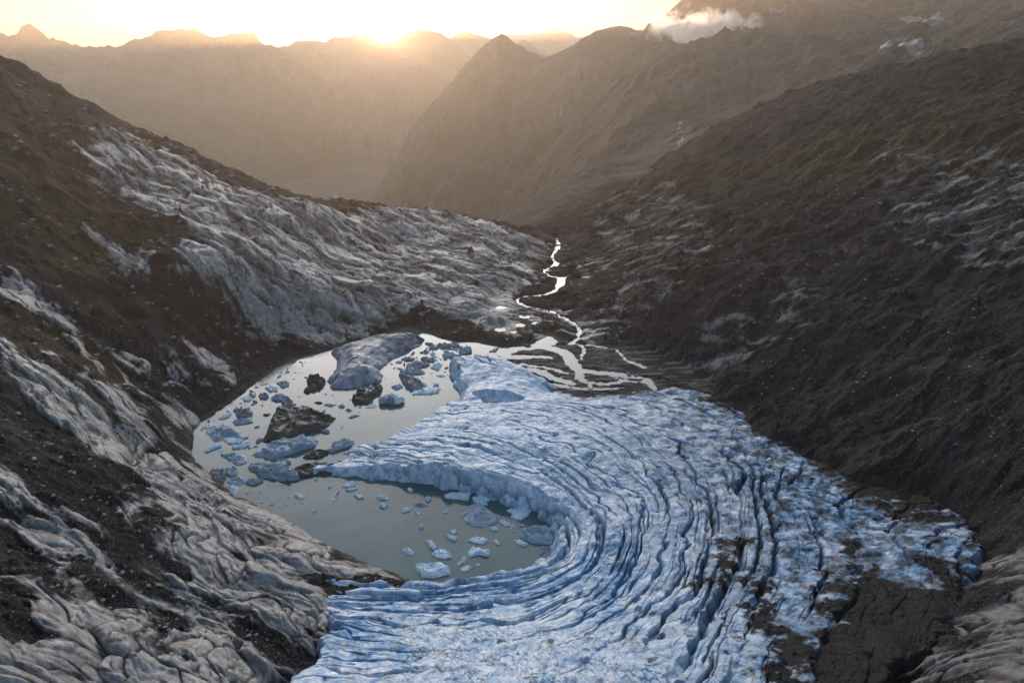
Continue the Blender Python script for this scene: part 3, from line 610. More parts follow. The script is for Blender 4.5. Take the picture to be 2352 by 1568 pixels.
ridge_mesh('mountain', [(1180,190),(1230,145),(1262,128),(1300,112),(1340,86),(1370,72),(1400,63),(1440,62),(1468,68),(1500,82),(1560,100),(1640,130)], 2600, 1700, .50, M_MT, 330, .45, 10, 300, conc=.3, label='rounded dark mountain below the drifting cloud')
ridge_mesh('mountain', [(-500,60,3000),(-200,110,3100),(0,170,3200),(200,200,3300),(400,235,3350),(520,280,3400),(600,340,3420),(680,410,3440),(740,452,3450)], 2600, 1500, .55, M_MT, 300, .3, 10, 320, label='hazy mountain spur falling to the valley floor on the left')

# the long slope on the right, up to its summit ridge
MR = """1300 470 800;1300 420 1000;1400 430 800;1500 400 900;1600 390 850;1400 330 1400;1300 300 1900;1500 300 1350;1600 300 1150;1700 340 900;1700 250 1300;1850 300 900
2000 275 780;2000 200 1100;2200 240 700;2352 200 620;2352 120 900;1500 180 2100;1600 130 1850;1700 104 1750;1550 150 2000;1800 120 1650;1900 150 1400;2000 120 1450;2100 112 1500;2200 100 1400
2352 60 1200;1490 86 2500;1530 50 2450;1590 10 2400;1650 -30 2400;1750 -25 2350;1850 -2 2300;2000 -12 2250;2120 2 2200;2200 20 2150;2270 12 2100;2352 -6 2000;2500 -60 1800;1900 60 1900;2050 60 1900;2150 50 1850;1750 60 2100;1600 70 2200;2250 60 1700"""
P = []; Z = []
for s in MR.replace('\n', ';').split(';'):
    p = atD(*map(float, s.split())); P.append(p[:2]); Z.append(p[2])
for x, y, z in [(1300, 500, 420), (900, 300, 260), (700, 600, 300), (1500, 1500, 550), (100, 2600, 60), (0, 2000, -250), (50, 1500, -250), (60, 1100, -160), (200, 3200, -100), (600, 3200, 100), (1200, 2900, 150), (1900, 2300, 250), (450, 420, 120), (300, 640, 75), (170, 750, -10)]:
    P.append((x, y)); Z.append(z)
mg = Grid(-200, 2400, 300, 3600, 12.0); mg.A = tps(P, Z, .01)(mg.X, mg.Y)
def mr_h(x, y):
    h = mg(x, y); r = np.hypot(x, y); k = sm(650, 2000, r)
    wx = x+60*fbm(x/300, y/300, 2, 401); wy = y+60*fbm(x/300, y/300, 2, 402)
    return h+(8+34*k)*ridged(wx/260, wy/330, 5, 403, .55)+(3+10*k)*fbm(x/70, y/70, 4, 405, .6)-sm(780, 640, r)*40
X, Y = polar(-4, 62, 900, 600, 3500, 620)
Zm = mr_h(X, Y)
V = np.stack([X, Y, Zm], -1).reshape(-1, 3)
link('mountain', mesh_from('right_mountain', V, grid_faces(*X.shape), None, M_MTN), kind='structure', label='large dark mountainside filling the right of the view')
# valley floor
X, Y = polar(-40, 40, 260, 900, 6800, 200); z = -405+fbm(X/400, Y/400, 4, 420)*10+sm(5000, 6800, np.hypot(X, Y))*100
link('valley_floor', mesh_from('valley_floor', np.stack([X, Y, z], -1).reshape(-1, 3), grid_faces(*X.shape), None, M_MT), kind='structure', label='hazy floor of the valley far below')
far_r = smooth_line([np.r_[atD(u, v, D), w] for u, v, D, w in [(690,462,2900,10),(735,470,2850,12),(760,474,2830,16),(775,470,2870,16),(768,462,2930,10)]], 5); far_r[:, 2] = -390
V, q = ribbon(far_r, 0, 0); link('river', mesh_from('river', V, q, None, M_STREAM), kind='structure', label='thin bright bend of river in the far valley')

def drape(name, poly, f, mat, step, lift, label, cat, group=None, edge=1.0):
    w = march([p[0] for p in poly], [p[1] for p in poly], f, 400, 4000, 3000)
    x0, y0 = w[:, 0].min(), w[:, 1].min(); x1, y1 = w[:, 0].max(), w[:, 1].max()
    X, Y = np.meshgrid(np.arange(x0-step*3, x1+step*3, step), np.arange(y0-step*3, y1+step*3, step))
    s = poly_sd(w, X, Y)+fbm(X/(step*5), Y/(step*5), 4, 440)*step*1.6
    z = f(X, Y)+np.clip(-s/step*.5, -1, 1)*lift*edge
    q = grid_faces(*X.shape, keep=(s < step))
    if not len(q): return
    V, q, _ = compact(np.stack([X, Y, z], -1).reshape(-1, 3), q, {})
    o = link(name, mesh_from(name, V, q, None, mat), label=label, category=cat)
    if group: o['group'] = group
drape('snow_patch', [(2025,108),(2050,97),(2120,97),(2130,110),(2080,118)], mr_h, M_SNOW, 4, 4, 'wide grey white snow patch lowest on the right mountainside', 'snow patch')
drape('snow_patch', [(2060,38),(2120,44),(2180,52),(2200,50),(2150,62),(2080,50)], mr_h, M_SNOW, 4, 4, 'long thin snow strip under the right skyline', 'snow patch')
drape('snow_patch', [(1765,28),(1800,14),(1808,20),(1790,34)], mr_h, M_SNOW, 4, 4, 'small snow patch high up right of the drifting cloud', 'snow patch')
drape('waterfall', [(1562,280),(1568,280),(1560,300),(1571,320),(1562,338),(1556,338),(1565,320),(1555,300)], mr_h, M_SNOW, 2.5, 2, 'thin white waterfall streak on the right hillside', 'waterfall')
print('far', round(time.time()-T0, 1))

# ------------------------------------------------------------------ icebergs
def berg_mesh(name, poly, h, mat, seed, style='slab', n=56, rings=13):
    p = np.asarray(poly, float)[:, :2]; c = p.mean(0); L = np.r_[0, np.cumsum(np.linalg.norm(np.diff(np.r_[p, p[:1]], axis=0), axis=1))]
    s = np.linspace(0, L[-1], n, endpoint=False); pc = np.r_[p, p[:1]]
    o = np.stack([np.interp(s, L, pc[:, 0]), np.interp(s, L, pc[:, 1])], -1)-c
    size = np.sqrt(max(1e-3, np.abs(np.sum(p[:, 0]*np.roll(p[:, 1], -1)-p[:, 1]*np.roll(p[:, 0], -1))/2)))
    k = np.arange(n)/n*2*np.pi
    o *= (1+.05*fbm(np.cos(k)*2.2+seed, np.sin(k)*2.2, 3, seed))[:, None]
    rr = np.array([0, .18, .34, .48, .6, .7, .78, .85, .90, .94, .97, 1.0, 1.03])[:rings]
    V = []; 
    rs = np.random.default_rng(seed); ta = rs.uniform(0, 2*np.pi); tilt = rs.uniform(.15, .55)
    for r in rr:
        q = o*r
        if style == 'slab': e = 1-sm(.84, 1.03, r)
        elif style == 'dome': e = math.sqrt(max(0, 1-(r/1.03)**2.2))
        else: e = 1-(r/1.03)**1.3
        dirx = (q[:, 0]*math.cos(ta)+q[:, 1]*math.sin(ta))/size
        bb = billow(q[:, 0]/size*2.4+seed, q[:, 1]/size*2.4, 3, seed+3)
        z = h*(e*(1+tilt*dirx*1.2)+(e > .05)*e**.4*(np.sqrt(bb)-.4)*1.3)+h*.22*fbm(q[:, 0]*.5+seed, q[:, 1]*.9, 4, seed+7, .6)*e
        _, fc, fh = facets(q[:, 0]/size*3.1+seed, q[:, 1]/size*3.1, seed % 50); z = z+h*e*(fh*.75+(fc-.5)*.22)
        z = np.maximum(z, .05) if r < .98 else z*0-.35
        V.append(np.c_[q*(1+.02*fbm(q[:, 0], q[:, 1], 2, seed)[:, None]), z])
    V = np.concatenate(V); nr = len(rr); i = np.arange(nr*n).reshape(nr, n); j = np.roll(i, -1, 1)
    q = np.stack([i[:-1], i[1:], j[1:], j[:-1]], -1).reshape(-1, 4)
    if np.sum(p[:, 0]*np.roll(p[:, 1], -1)-p[:, 1]*np.roll(p[:, 0], -1)) < 0: q = q[:, ::-1]
    me = mesh_from(name, V, q, None, mat, False); return me, c
def conv(reg, pts):
    a = np.array(pts, float)
    if reg == 'A': return 413.95+a[:, 0]*.24, 733.8+a[:, 1]*.24
    if reg == 'B': return 508+a[:, 0]*.3657*.9408, 1016+a[:, 1]*.3657*.9408
    return 846.7+a[:, 0]*.168, 733.8+a[:, 1]*.168
MT = {'w': M_BERG_W, 'g': M_BERG_G, 'd': M_BERG_D, 'm': M_BERG_M}
BERGS = [
('A','d',2.6,'slab','largest brown debris covered iceberg in the upper lake','865 975,900 915,985 890,1095 885,1180 828,1270 865,1340 915,1505 945,1440 1010,1370 1045,1200 1095,1080 1130,940 1170,820 1185,770 1175,830 1095,900 1050,870 1015'),
('A','g',1.8,'slab','long blue grey ice slab just below the largest brown iceberg','705 1310,760 1270,860 1210,960 1175,1100 1150,1180 1132,1310 1132,1335 1165,1300 1215,1200 1240,1060 1290,940 1330,880 1348,800 1320'),
('A','g',.9,'dome','smooth blue lens shaped iceberg nearest the left rock shore','383 1295,500 1283,620 1295,655 1330,640 1370,545 1398,500 1370,430 1325'),
('A','g',1.9,'peak','grey triangular iceberg by the left shore with white floes below it','240 1080,350 1025,425 997,480 1030,610 1110,605 1135,480 1145,320 1167,280 1120'),
('A','w',.6,'slab','flat white floe touching the foot of the grey triangular iceberg','400 1150,470 1132,600 1160,560 1185,460 1190'),
('A','w',.7,'slab','white wedge floe pointing right below the grey triangular iceberg','495 1235,560 1200,665 1172,665 1205,600 1235'),
('A','w',.6,'slab','long narrow white floe left of the blue lens iceberg','228 1265,260 1235,380 1195,405 1212,330 1245,240 1278'),
('A','w',.4,'slab','thin white ice bar above the grey triangular iceberg','205 1030,300 1015,350 1022,300 1040,215 1042'),
('A','w',.6,'slab','slim slanted white floe close to the left scree shore','360 955,420 918,490 900,480 925,400 955'),
('A','d',2.4,'dome','upper half of the dark brown double iceberg beside the arched ice','1210 585,1230 555,1310 550,1395 590,1350 640,1260 625,1212 625'),
('A','d',1.5,'dome','lower half of the dark brown double iceberg beside the arched ice','1180 690,1210 655,1270 630,1330 645,1375 650,1310 670,1200 712'),
('A','d',2.2,'slab','dark brown tilted iceberg with a white cap below the arched ice','1640 780,1700 710,1780 660,1860 640,1948 650,1920 700,1860 730,1800 800,1730 808,1670 795'),
('A','w',2.4,'peak','cluster of white and grey ice domes in the open upper lake','1895 785,1930 755,2000 730,2060 717,2150 770,2080 800,1990 810,1920 800'),
('A','w',.8,'peak','small bright white ice fin left of the domed ice cluster','1780 845,1870 795,1885 835,1820 850'),
('A','g',1.4,'dome','smooth grey mound of ice above the largest brown iceberg','870 765,910 730,960 717,1050 755,980 780,900 782'),
('A','m',1.0,'slab','mottled ice block just under the smooth grey mound','960 790,1010 780,1085 790,1075 840,1000 845'),
('A','m',1.3,'slab','brown and white ice block above the rounded blue one near left shore','540 890,620 878,700 885,690 930,600 945,540 940'),
('A','g',1.0,'dome','rounded blue ice block left of the largest brown iceberg','500 985,560 955,680 945,695 985,600 1003,520 1008'),
('A','g',1.0,'dome','grey blue ice lump below the scree point on the upper left','920 610,990 590,1045 600,1040 635,970 655'),
('A','d',.5,'dome','tiny brown lump of ice left of the largest brown iceberg','790 910,865 900,850 922,800 925'),
('A','d',.5,'dome','leftmost small brown ice lump above the largest brown iceberg tip','1280 795,1340 785,1365 800,1320 812'),
('A','m',.5,'dome','flat mottled ice chip between two brown lumps mid lake','1370 820,1400 805,1475 825,1430 835'),
('A','g',.7,'dome','small grey ice knob right of the mottled chip','1510 835,1550 812,1580 835,1540 848'),
('A','m',.6,'peak','splayed small mottled ice piece right of the grey knob','1575 870,1600 845,1655 870,1620 888'),
('A','g',.8,'dome','grey oval floe between the arched ice and the folded iceberg','2020 645,2070 628,2130 640,2100 668,2050 670'),
('A','d',1.2,'dome','long brown grey ice strip pointing at the broken ice dam','1175 1325,1240 1270,1350 1245,1440 1260,1380 1310,1290 1340'),
('A','g',1.4,'slab','long blue grey ice bar joined to the brown strip end','1390 1265,1450 1210,1580 1150,1670 1170,1650 1205,1540 1240,1440 1275'),
('A','g',1.8,'slab','broad blue ice raft at the left end of the ice dam','640 1400,720 1380,860 1385,1000 1390,1150 1500,1165 1530,1060 1545,930 1510,760 1475,650 1430'),
('A','m',1.2,'dome','brown mottled mound on the back of the blue ice raft','890 1380,930 1345,1000 1338,1060 1370,1000 1420,930 1415'),
('A','d',1.3,'slab','flat brown gravel covered ice bar along the ice dam','1030 1480,1130 1425,1300 1395,1620 1385,1580 1470,1350 1490,1200 1510,1080 1510'),
('A','g',.9,'slab','low blue ice sliver under the blue ice raft','730 1500,850 1490,1010 1520,1010 1550,880 1530'),
('A','g',1.0,'slab','crumbled blue floe beside the left rock shore','430 1440,500 1422,550 1440,545 1490,480 1505,430 1480'),
('A','g',1.2,'peak','blue ice heap next to the foreground rock tip','440 1530,560 1500,660 1510,640 1570,520 1590,450 1580'),
('A','g',1.0,'slab','narrow blue ice wedge pointing right from the foreground heap','620 1560,700 1530,800 1540,760 1570,680 1590'),
('A','w',1.1,'peak','pale blue ice pile wedged against the foreground rock','440 1600,530 1590,570 1630,520 1680,470 1670'),
('A','m',1.2,'slab','grey speckled ice rubble raft against the dark left bank','280 1450,420 1440,440 1510,400 1570,330 1560'),
('A','m',.8,'slab','brown and white floe in the brash by the left scree','750 720,820 700,850 740,820 765,760 755'),
('A','w',.7,'slab','broken white floe left of the brown one in the brash','600 750,650 738,695 760,660 785,605 780'),
('A','w',.7,'slab','widest white floe in the brash by the left scree','810 660,870 640,940 665,930 690,860 690'),
('B','w',.6,'slab','flat white floe highest in the lower lake','803 290,850 272,900 275,890 292,820 300'),
('B','w',.5,'slab','thin white floe right under the highest one in the lower lake','828 320,870 305,912 310,860 325'),
('B','w',.6,'slab','white arrowhead floe in the upper lower lake','880 352,945 348,952 372,920 378'),
('B','w',.8,'peak','white hook shaped floe left of the arrowhead floe','742 380,755 340,790 325,765 355,785 372,755 385'),
('B','w',.6,'slab','white crescent floe below the ice dam','1035 370,1060 355,1120 360,1120 382,1060 382'),
('B','w',.6,'slab','white floe directly below the crescent floe','1055 425,1080 412,1118 420,1090 442'),
('B','w',.5,'slab','wide flat white floe above the big grey tilted iceberg','1485 350,1530 335,1670 335,1650 392,1580 380,1500 372'),
('B','w',.7,'slab','white floe with a hole touching the grey tilted iceberg','1672 375,1720 362,1790 365,1795 390,1760 400,1780 420,1740 415,1690 400'),
('B','g',1.7,'peak','big grey tilted iceberg in the lower lake','1595 490,1640 430,1700 403,1750 415,1860 510,1830 550,1730 568,1670 562,1615 520'),
('B','w',.6,'slab','bright star shaped white floe under the curved ice wall','1900 455,1970 440,1990 412,2040 420,2075 455,2050 490,2000 520,1930 500,1945 480'),
('B','g',1.8,'dome','large blue grey iceberg in the shaded end of the lake','1985 600,2080 575,2170 558,2220 600,2230 640,2200 690,2080 675,1995 640'),
('B','g',2.2,'dome','rounded grey block between the shaded iceberg and the glacier rim','2215 560,2260 545,2265 600,2230 605'),
('B','g',.8,'dome','low blue grey floe under the shaded iceberg','2105 705,2190 700,2160 740,2120 752'),
('B','w',.6,'slab','white leaf shaped floe below the grey tilted iceberg','1642 655,1700 632,1790 650,1750 680,1690 672'),
('B','w',.8,'slab','long knobbly white floe below the leaf shaped one','1642 740,1680 700,1740 720,1805 735,1790 762,1720 750,1660 762'),
('B','w',.8,'slab','upper white floe of a touching pair in the lower lake','1365 660,1405 655,1435 700,1420 722,1390 700'),
('B','w',.7,'slab','lower white floe of a touching pair in the lower lake','1400 750,1440 715,1500 722,1545 765,1500 778,1440 772'),
('B','w',1.0,'peak','isolated white chunk with a turquoise foot low in the lake','1210 715,1250 702,1290 735,1275 755,1235 745'),
('B','w',.6,'slab','slanted white floe above the leaf shaped floe','1485 610,1520 622,1580 635,1560 660,1520 645'),
('B','w',1.1,'slab','biggest bright white floe with turquoise hollow at the glacier rim','1295 825,1380 818,1470 815,1540 850,1530 880,1420 905,1340 900,1300 855'),
('B','w',.9,'peak','upright pale chunk left of the knobbly floe','1575 810,1620 765,1645 765,1630 795,1590 818'),
('B','w',.4,'slab','turquoise flat floe right of the biggest bright floe','1598 840,1640 825,1685 830,1640 860,1605 860'),
('B','w',.5,'slab','white floe at the right foot of the grey tilted iceberg','1848 530,1880 520,1940 555,1900 560'),
('B','w',.5,'slab','small white floe below the foot of the grey tilted iceberg','1790 570,1830 565,1850 585,1810 592'),
('B','w',.4,'slab','faint white oval floe left of the slanted floe','1525 590,1560 582,1580 600,1550 610'),
('B','w',.5,'slab','white floe trailing left below the shaded iceberg','1955 655,1990 650,2050 680,2030 698,1980 680'),
('B','w',.6,'slab','roundish white floe above the speckled ice heap','1360 375,1385 358,1405 375,1390 395,1370 392'),
('B','w',.5,'slab','small square white floe near the foot of the ice dam','1240 315,1262 303,1280 322,1265 335'),
('B','w',.6,'slab','white floe under the speckled ice heap on its left','1205 450,1240 440,1268 455,1215 470'),
('B','w',.4,'slab','white floe under the speckled ice heap on its right','1290 460,1340 472,1310 485'),
('B','m',.7,'peak','speckled grey ice heap in the middle of the lower lake','1280 410,1330 402,1390 425,1350 432,1295 425'),
('B','w',.6,'peak','small white peaked floe left of the grey tilted iceberg','1470 470,1500 442,1520 465,1490 468'),
('B','w',.6,'slab','largest white floe in the scattered left part of the lower lake','485 360,530 345,560 365,540 378'),
('B','w',.6,'slab','lone white square chip in the centre of the lower lake','1318 565,1340 548,1355 565,1335 582'),
('B','w',.3,'slab','thin white sliver near the foreground rock shore','600 465,640 452,630 465'),
('B','w',.4,'slab','small turquoise floe right of the leaf shaped floe','1815 655,1840 650,1865 680,1840 682'),
('B','w',.4,'slab','tiny white floe between the knobbly floe and the glacier rim','1695 815,1730 812,1710 832'),
('C','m',1.8,'slab','grey folded iceberg tapering up left in the upper lake','410 760,480 765,640 815,740 890,750 930,650 965,560 955,480 890,450 820'),
('C','w',.8,'slab','long speckled white floe below the folded iceberg','595 1030,610 980,760 965,920 935,990 945,960 990,850 1025,720 1020'),
('C','g',1.0,'slab','knobbly grey floe above the folded iceberg','425 720,520 690,580 668,660 700,740 690,790 740,650 750,440 745'),
('C','w',1.9,'peak','faceted pale blue block left of the ice fin','840 660,900 605,975 598,1010 625,960 700,900 680'),
('C','m',1.3,'dome','grey cracked ice plates in the packed upper brash','500 670,560 620,640 570,790 590,850 620,770 655,640 680'),
('C','m',1.0,'slab','brown grey rectangular floe in the packed brash','705 540,800 530,905 540,900 585,760 580'),
('C','m',.9,'dome','brown grey oval floe left of the rectangular one','445 545,530 515,640 540,600 565,500 568'),
('C','g',1.0,'slab','grey ragged floe right of centre in the packed brash','1000 490,1080 470,1180 475,1260 510,1150 530,1010 515'),
('C','g',1.6,'slab','blue grey boulder of ice near the far shore','1235 480,1240 400,1400 392,1418 440,1300 480'),
('C','d',.6,'slab','dark flat strip of ice near the mud flats','1290 512,1440 515,1630 550,1480 552,1340 535'),
('C','w',.6,'slab','white floe on the back of the dark flat strip','1435 480,1540 500,1640 500,1600 535,1500 520'),
('C','m',1.1,'slab','long grey ice wall of blocks along the far water','920 355,1040 345,1150 365,1180 320,1240 340,1260 375,1140 388,1000 385'),
('C','m',.8,'dome','small brown grey floe farthest in the packed brash','770 330,840 322,890 340,820 360'),
('C','m',1.0,'peak','dark edged ice block in the middle of the packed brash','700 460,760 420,830 420,830 460,760 470'),
('C','w',1.2,'peak','white leaning block right of the dark edged block','835 480,870 440,920 490,900 525'),
('C','g',.6,'slab','slim slanted grey floe by the mud flats','1645 445,1740 400,1780 395,1740 440'),
('C','g',.8,'slab','grey floe just above the tip of the ice fin','1200 540,1280 520,1340 540,1280 555'),
('C','g',.8,'dome','grey oval floe left of the folded iceberg','310 925,380 895,440 900,470 925,390 960'),
('C','g',.9,'slab','blue grey floe behind the white leaning block','820 400,880 365,960 385,900 408'),
]
GRP = 'icebergs and floes on the glacial lake'
for k, (reg, mt, h, style, lab, pts) in enumerate(BERGS):
    p = [tuple(map(float, q.split())) for q in pts.split(',')]
    u, v = conv(reg, p); w = at(u, v, 0.0)
    big = h > .95
    me, c = berg_mesh('iceberg' if big else 'ice_floe', w, h*.95, MT[mt], 500+k*13, style)
    o = link('iceberg' if big else 'ice_floe', me, label=lab, category='iceberg' if big else 'ice floe', group=GRP); o.location = (c[0], c[1], 0)

def cap_part(parent_label, reg, pts, h, z, mt, name, lab):
    par = [o for o in scene.objects if o.get('label') == parent_label][0]
    u, v = conv(reg, pts); w = at(u, v, z); me, c = berg_mesh(name, w, h, MT[mt], 77, 'dome', 30)
    o = link(name, me, par)
    if lab: o['label'] = lab
    o.location = (c[0]-par.location.x, c[1]-par.location.y, z)
cap_part('dark brown tilted iceberg with a white cap below the arched ice', 'A', [(1725,705),(1770,665),(1840,642),(1868,655),(1830,690),(1770,712)], .8, 1.7, 'w', 'snow_cap', 'white snow cap')
for pts, mt in (([(1895,785),(1930,755),(1980,750),(1985,795),(1920,803)], 'g'), ([(1970,800),(1985,750),(2035,740),(2060,790),(2030,812)], 'm'), ([(2050,800),(2060,730),(2110,745),(2150,770),(2090,800)], 'w')):
    cap_part('cluster of white and grey ice domes in the open upper lake', 'A', pts, 1.5, 1.0, mt, 'ice_dome', None)
# arched remnant of ice in the far left corner of the lake
ARCH = [(758,812),(790,797),(830,786),(880,775),(930,771),(975,781),(955,797),(915,815),(885,838),(868,852),(882,862),(872,880),(835,886),(790,894),(760,892),(752,876),(765,856),(775,838),(770,822)]
ap = at([p[0] for p in ARCH], [p[1] for p in ARCH], 0)[:, :2]
x0, y0 = ap.min(0)-3; x1, y1 = ap.max(0)+3
X, Y = np.meshgrid(np.arange(x0, x1, .35), np.arange(y0, y1, .45)); s = poly_sd(ap, X, Y)+fbm(X/4, Y/4, 3, 601)*.8
e = np.clip(-s/3.2, 0, 1)**.5
cen = ap.mean(0); qq = (X*.9-Y*.45)/5.5+.35*fbm(X/12, Y/12, 2, 606); gr_ = np.exp(-((qq-np.floor(qq)-.5)/.09)**2)*sm(-.3, .2, pn(X/9, Y/9, 607)); qq = (X*.3+Y*.95)/7+.4*fbm(X/9, Y/9, 2, 608); gr_ = np.maximum(gr_, .8*np.exp(-((qq-np.floor(qq)-.5)/.07)**2)*sm(-.1, .3, pn(X/8, Y/8, 609)))
z = 6.8*np.clip(-s/9.5, 0, 1)**.62*(1+.18*fbm(X/14, Y/14, 2, 602))-gr_*.7*np.clip(-s/2, 0, 1)-.5 if True else e*(4.0+fbm(X/16, Y/16, 2, 602)*1.6+np.sqrt(billow((X+.3*Y)/22, (Y-.3*X)/11, 2, 603))*4.2-gr_*1.0)-.6
z = np.where(s > 0, -.8, z)
V, q, a2 = compact(np.stack([X-cen[0], Y-cen[1], z], -1).reshape(-1, 3), grid_faces(*X.shape, keep=(s < .3)), dict(deep=gr_*0, sediment=np.clip(sm(-.2, .6, fbm(X/5, Y/5, 4, 604))*.35+gr_*.5+.05, 0, .9), dirt=sm(.35, 1.1, (Y-cen[1])/22+fbm(X/6, Y/6, 3, 605)*.5)*.6, blue=gr_*0))
o = link('iceberg', mesh_from('arched_ice', V, q, a2, ice_material('grey_remnant_ice', base=(.46, .47, .52), tint=(.34, .36, .42))), label='large grooved grey ice remnant arching from the far left shore', category='iceberg', group=GRP); o.location = (cen[0], cen[1], 0)

# brash: small fragments, copies of a dozen prototypes
protos = {}
for mt in 'wgm':
    for k in range(5):
        a = np.sort(rng.uniform(0, 2*np.pi, 7)); r = rng.uniform(.55, 1.1, 7); pl = np.c_[np.cos(a)*r*1.5, np.sin(a)*r]
        protos.setdefault(mt, []).append(berg_mesh('ice_fragment', pl, .45, MT[mt], 900+k*7+ord(mt), ['slab', 'peak', 'dome'][k % 3], 18, 13)[0])
ZONES = [([(450,985),(520,935),(600,880),(680,835),(700,845),(620,900),(600,930),(520,970),(470,1010)], 60, (.35, 1.5), 'wwwgm', 'small floating ice fragment in the brash along the left scree shore', 'ice fragments along the left scree shore'),
 ([(890,830),(930,800),(1000,785),(1070,795),(1060,830),(1000,838),(930,850),(900,845)], 68, (.5, 1.7), 'wwgm', 'small ice fragment in the packed brash between arched ice and ice fin', 'ice fragments in the packed upper brash'),
 ([(690,830),(750,830),(740,870),(700,900),(640,960),(600,940),(640,880)], 22, (.3, 1.0), 'wwgm', 'small ice fragment drifting left of the arched ice', 'ice fragments left of the arched ice'),
 ([(700,905),(790,915),(820,960),(850,930),(880,870),(900,860),(860,920),(800,900)], 18, (.3, .9), 'wwg', 'small ice fragment between the brown icebergs below the arched ice', 'ice fragments below the arched ice'),
 ([(540,1130),(620,1105),(760,1100),(780,1150),(700,1180),(620,1165)], 36, (.25, 1.0), 'w', 'tiny white ice fragment scattered in the left part of the lower lake', 'ice fragments in the lower lake'),
 ([(700,1110),(1000,1120),(1100,1150),(1150,1190),(1100,1260),(1000,1230),(850,1190)], 22, (.2, .7), 'w', 'tiny white ice fragment scattered in the middle of the lower lake', 'ice fragments in the lower lake centre'),
 ([(1120,1180),(1180,1190),(1220,1215),(1180,1240),(1130,1215)], 18, (.3, .9), 'w', 'tiny white ice fragment near the shaded end of the lower lake', 'ice fragments by the shaded end'),
 ([(620,1078),(800,1058),(860,1062),(800,1085),(690,1092)], 24, (.4, 1.2), 'wwg', 'small ice fragment packed along the ice dam', 'ice fragments along the ice dam')]
ZONES.append(([(470,990),(560,930),(640,900),(760,930),(840,960),(600,1060),(500,1060)], 26, (.8, 2.2), 'wgg', 'flat ice floe adrift between the left shore and the largest brown iceberg', 'flat floes around the largest brown iceberg'))
ZONES.append(([(930,850),(1030,840),(1020,880),(960,900),(900,890)], 14, (.6, 1.8), 'wwg', 'flat ice floe adrift around the folded iceberg', 'flat floes around the folded iceberg'))
for zp, n, (s0, s1), kinds, lab, grp in ZONES:
    w = at([p[0] for p in zp], [p[1] for p in zp], 0)[:, :2]; k = 0; tries = 0
    lo, hi = w.min(0), w.max(0)
    while k < n and tries < 4000:
        tries += 1; p = rng.uniform(lo, hi)
        if poly_sd(w, np.array([p[0]]), np.array([p[1]]))[0] > 0: continue
        mt = kinds[rng.integers(len(kinds))]; me = protos[mt][rng.integers(5)]
        o = bpy.data.objects.new('ice_fragment', me); scene.collection.objects.link(o)
        s = s0+(s1-s0)*rng.uniform()**2.2; o.location = (p[0], p[1], -.02); o.scale = (s*1.15, s*rng.uniform(.6, 1), s*.8); o.rotation_euler = (0, 0, rng.uniform(0, 6.28))
        o['label'] = lab; o['category'] = 'ice fragment'; o['group'] = grp; k += 1
print('bergs', round(time.time()-T0, 1))

# ------------------------------------------------------------------ loose stones on the slopes (nobody could count them)
def stones():
    t = []
    for k in range(6):
        import bmesh
        bm = bmesh.new(); bmesh.ops.create_icosphere(bm, subdivisions=1, radius=1)
        rs = np.random.default_rng(k)
        v = np.array([x.co[:] for x in bm.verts])*(1+rs.uniform(-.28, .28, (len(bm.verts), 1))); f = np.array([[x.index for x in q.verts] for q in bm.faces]); bm.free()
        t.append((v*np.array([1, .75, .55]), f))
    n = 48000
    # spread evenly over the picture-sized part of the slopes: near ones dense and small, far ones sparse and large
    th = rng.uniform(R(-47), R(47), n); r = np.exp(rng.uniform(math.log(80), math.log(620), n)); x = r*np.sin(th); y = r*np.cos(th)
    z, a = detail(x.astype(np.float32), y.astype(np.float32)); lk = fld(x, y, fld.lake); gsd = gl(x, y, gl.sd); gsd = np.where((x < -88) | (x > 208) | (y > 378), 99, gsd)
    ok = (lk > 3) & (gsd > 2.5) & (a['slab'] < .6) & (rng.uniform(size=n) < .25+.75*sm(-.3, .4, fbm(x/30, y/30, 3, 701))) & (fld(x, y, fld.rd) > 6)
    x, y, z, r = x[ok], y[ok], z[ok], r[ok]; s = (r/300)*(1-.45*sm(40, 90, x))*(.11+1.1*rng.uniform(size=len(x))**9)+.05
    Vs = []; Fs = []; base_i = 0
    for k in range(len(x)):
        v, f = t[k % 6]; c, sn = math.cos(k*1.7), math.sin(k*1.7); w = v*s[k]*1.25
        Vs.append(np.c_[w[:, 0]*c-w[:, 1]*sn+x[k], w[:, 0]*sn+w[:, 1]*c+y[k], w[:, 2]+z[k]+s[k]*.25]); Fs.append(f+base_i); base_i += len(v)
    m, nt, b = new_mat('loose_stone')
    n_ = noise(nt, .9, 3, .7); nt.links.new(mix(nt, mrange(nt, n_, .35, .7), (.09, .088, .088), (.40, .39, .39)), b.inputs['Base Color']); b.inputs['Roughness'].default_value = .8
    link('scree', mesh_from('scree', np.concatenate(Vs), np.concatenate(Fs), None, m, False), kind='stuff', label='loose grey stones scattered over the dark slopes')
stones()

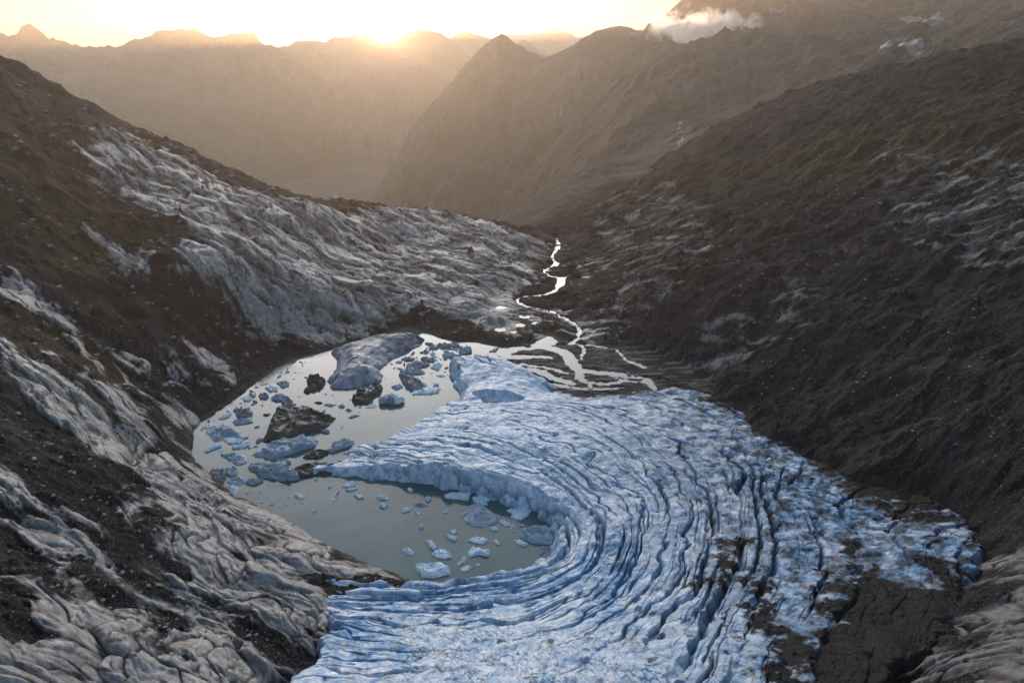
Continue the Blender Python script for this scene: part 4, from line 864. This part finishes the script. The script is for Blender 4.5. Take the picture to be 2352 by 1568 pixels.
# ------------------------------------------------------------------ drifting cloud on the right mountainside
def mist():
    c = atD(1605, 66, 2000); bm_ = bpy.data.meshes.new('cloud')
    import bmesh
    bm = bmesh.new(); bmesh.ops.create_icosphere(bm, subdivisions=4, radius=1)
    for v in bm.verts: v.co = (v.co.x*200, v.co.y*80, v.co.z*(64 if v.co.z > 0 else 38))
    bm.to_mesh(bm_); bm.free()
    m = bpy.data.materials.new('cloud_vapour'); m.use_nodes = True; nt = m.node_tree; nt.nodes.remove(nt.nodes['Principled BSDF'])
    vol = N(nt, 'ShaderNodeVolumePrincipled'); vol.inputs['Color'].default_value = (1, .98, .95, 1); vol.inputs['Anisotropy'].default_value = .55
    tc = N(nt, 'ShaderNodeTexCoord'); ln = N(nt, 'ShaderNodeVectorMath', operation='LENGTH')
    mp = N(nt, 'ShaderNodeMapping'); mp.inputs['Scale'].default_value = (1/200, 1/80, 1/64); nt.links.new(tc.outputs['Object'], mp.inputs[0]); nt.links.new(mp.outputs[0], ln.inputs[0])
    n = N(nt, 'ShaderNodeTexNoise'); n.inputs['Scale'].default_value = .022; n.inputs['Detail'].default_value = 7; n.inputs['Roughness'].default_value = .62; n.inputs['Distortion'].default_value = .6
    nt.links.new(tc.outputs['Object'], n.inputs['Vector'])
    d = mul(nt, n.outputs['Fac'], mul(nt, ln.outputs['Value'], .30), 'SUBTRACT')
    nt.links.new(mrange(nt, d, .30, .50, 0, CLOUD_D), vol.inputs['Density']); nt.links.new(vol.outputs[0], nt.nodes['Material Output'].inputs['Volume'])
    bm_.materials.append(m); o = link('cloud', bm_, label='small ragged cloud glowing against the right mountainside', category='cloud'); o.location = c
CLOUD_D = .034
mist()

# ------------------------------------------------------------------ air
def haze():
    me = bpy.data.meshes.new('haze'); x0, x1, y0, y1, z0, z1 = -5000, 5000, -1000, 7100, -480, 640
    v = [(x, y, z) for x in (x0, x1) for y in (y0, y1) for z in (z0, z1)]
    me.from_pydata(v, [], [(0, 1, 3, 2), (4, 6, 7, 5), (0, 4, 5, 1), (2, 3, 7, 6), (0, 2, 6, 4), (1, 5, 7, 3)])
    m = bpy.data.materials.new('haze_air'); m.use_nodes = True; nt = m.node_tree; nt.nodes.remove(nt.nodes['Principled BSDF'])
    vol = N(nt, 'ShaderNodeVolumePrincipled'); vol.inputs['Color'].default_value = (1, .85, .68, 1); vol.inputs['Density'].default_value = HAZE; vol.inputs['Anisotropy'].default_value = .66
    nt.links.new(vol.outputs[0], nt.nodes['Material Output'].inputs['Volume']); me.materials.append(m)
    link('haze', me, kind='stuff', label='warm hazy air filling the valley')
haze() if HAZE else None
print('done', round(time.time()-T0, 1))
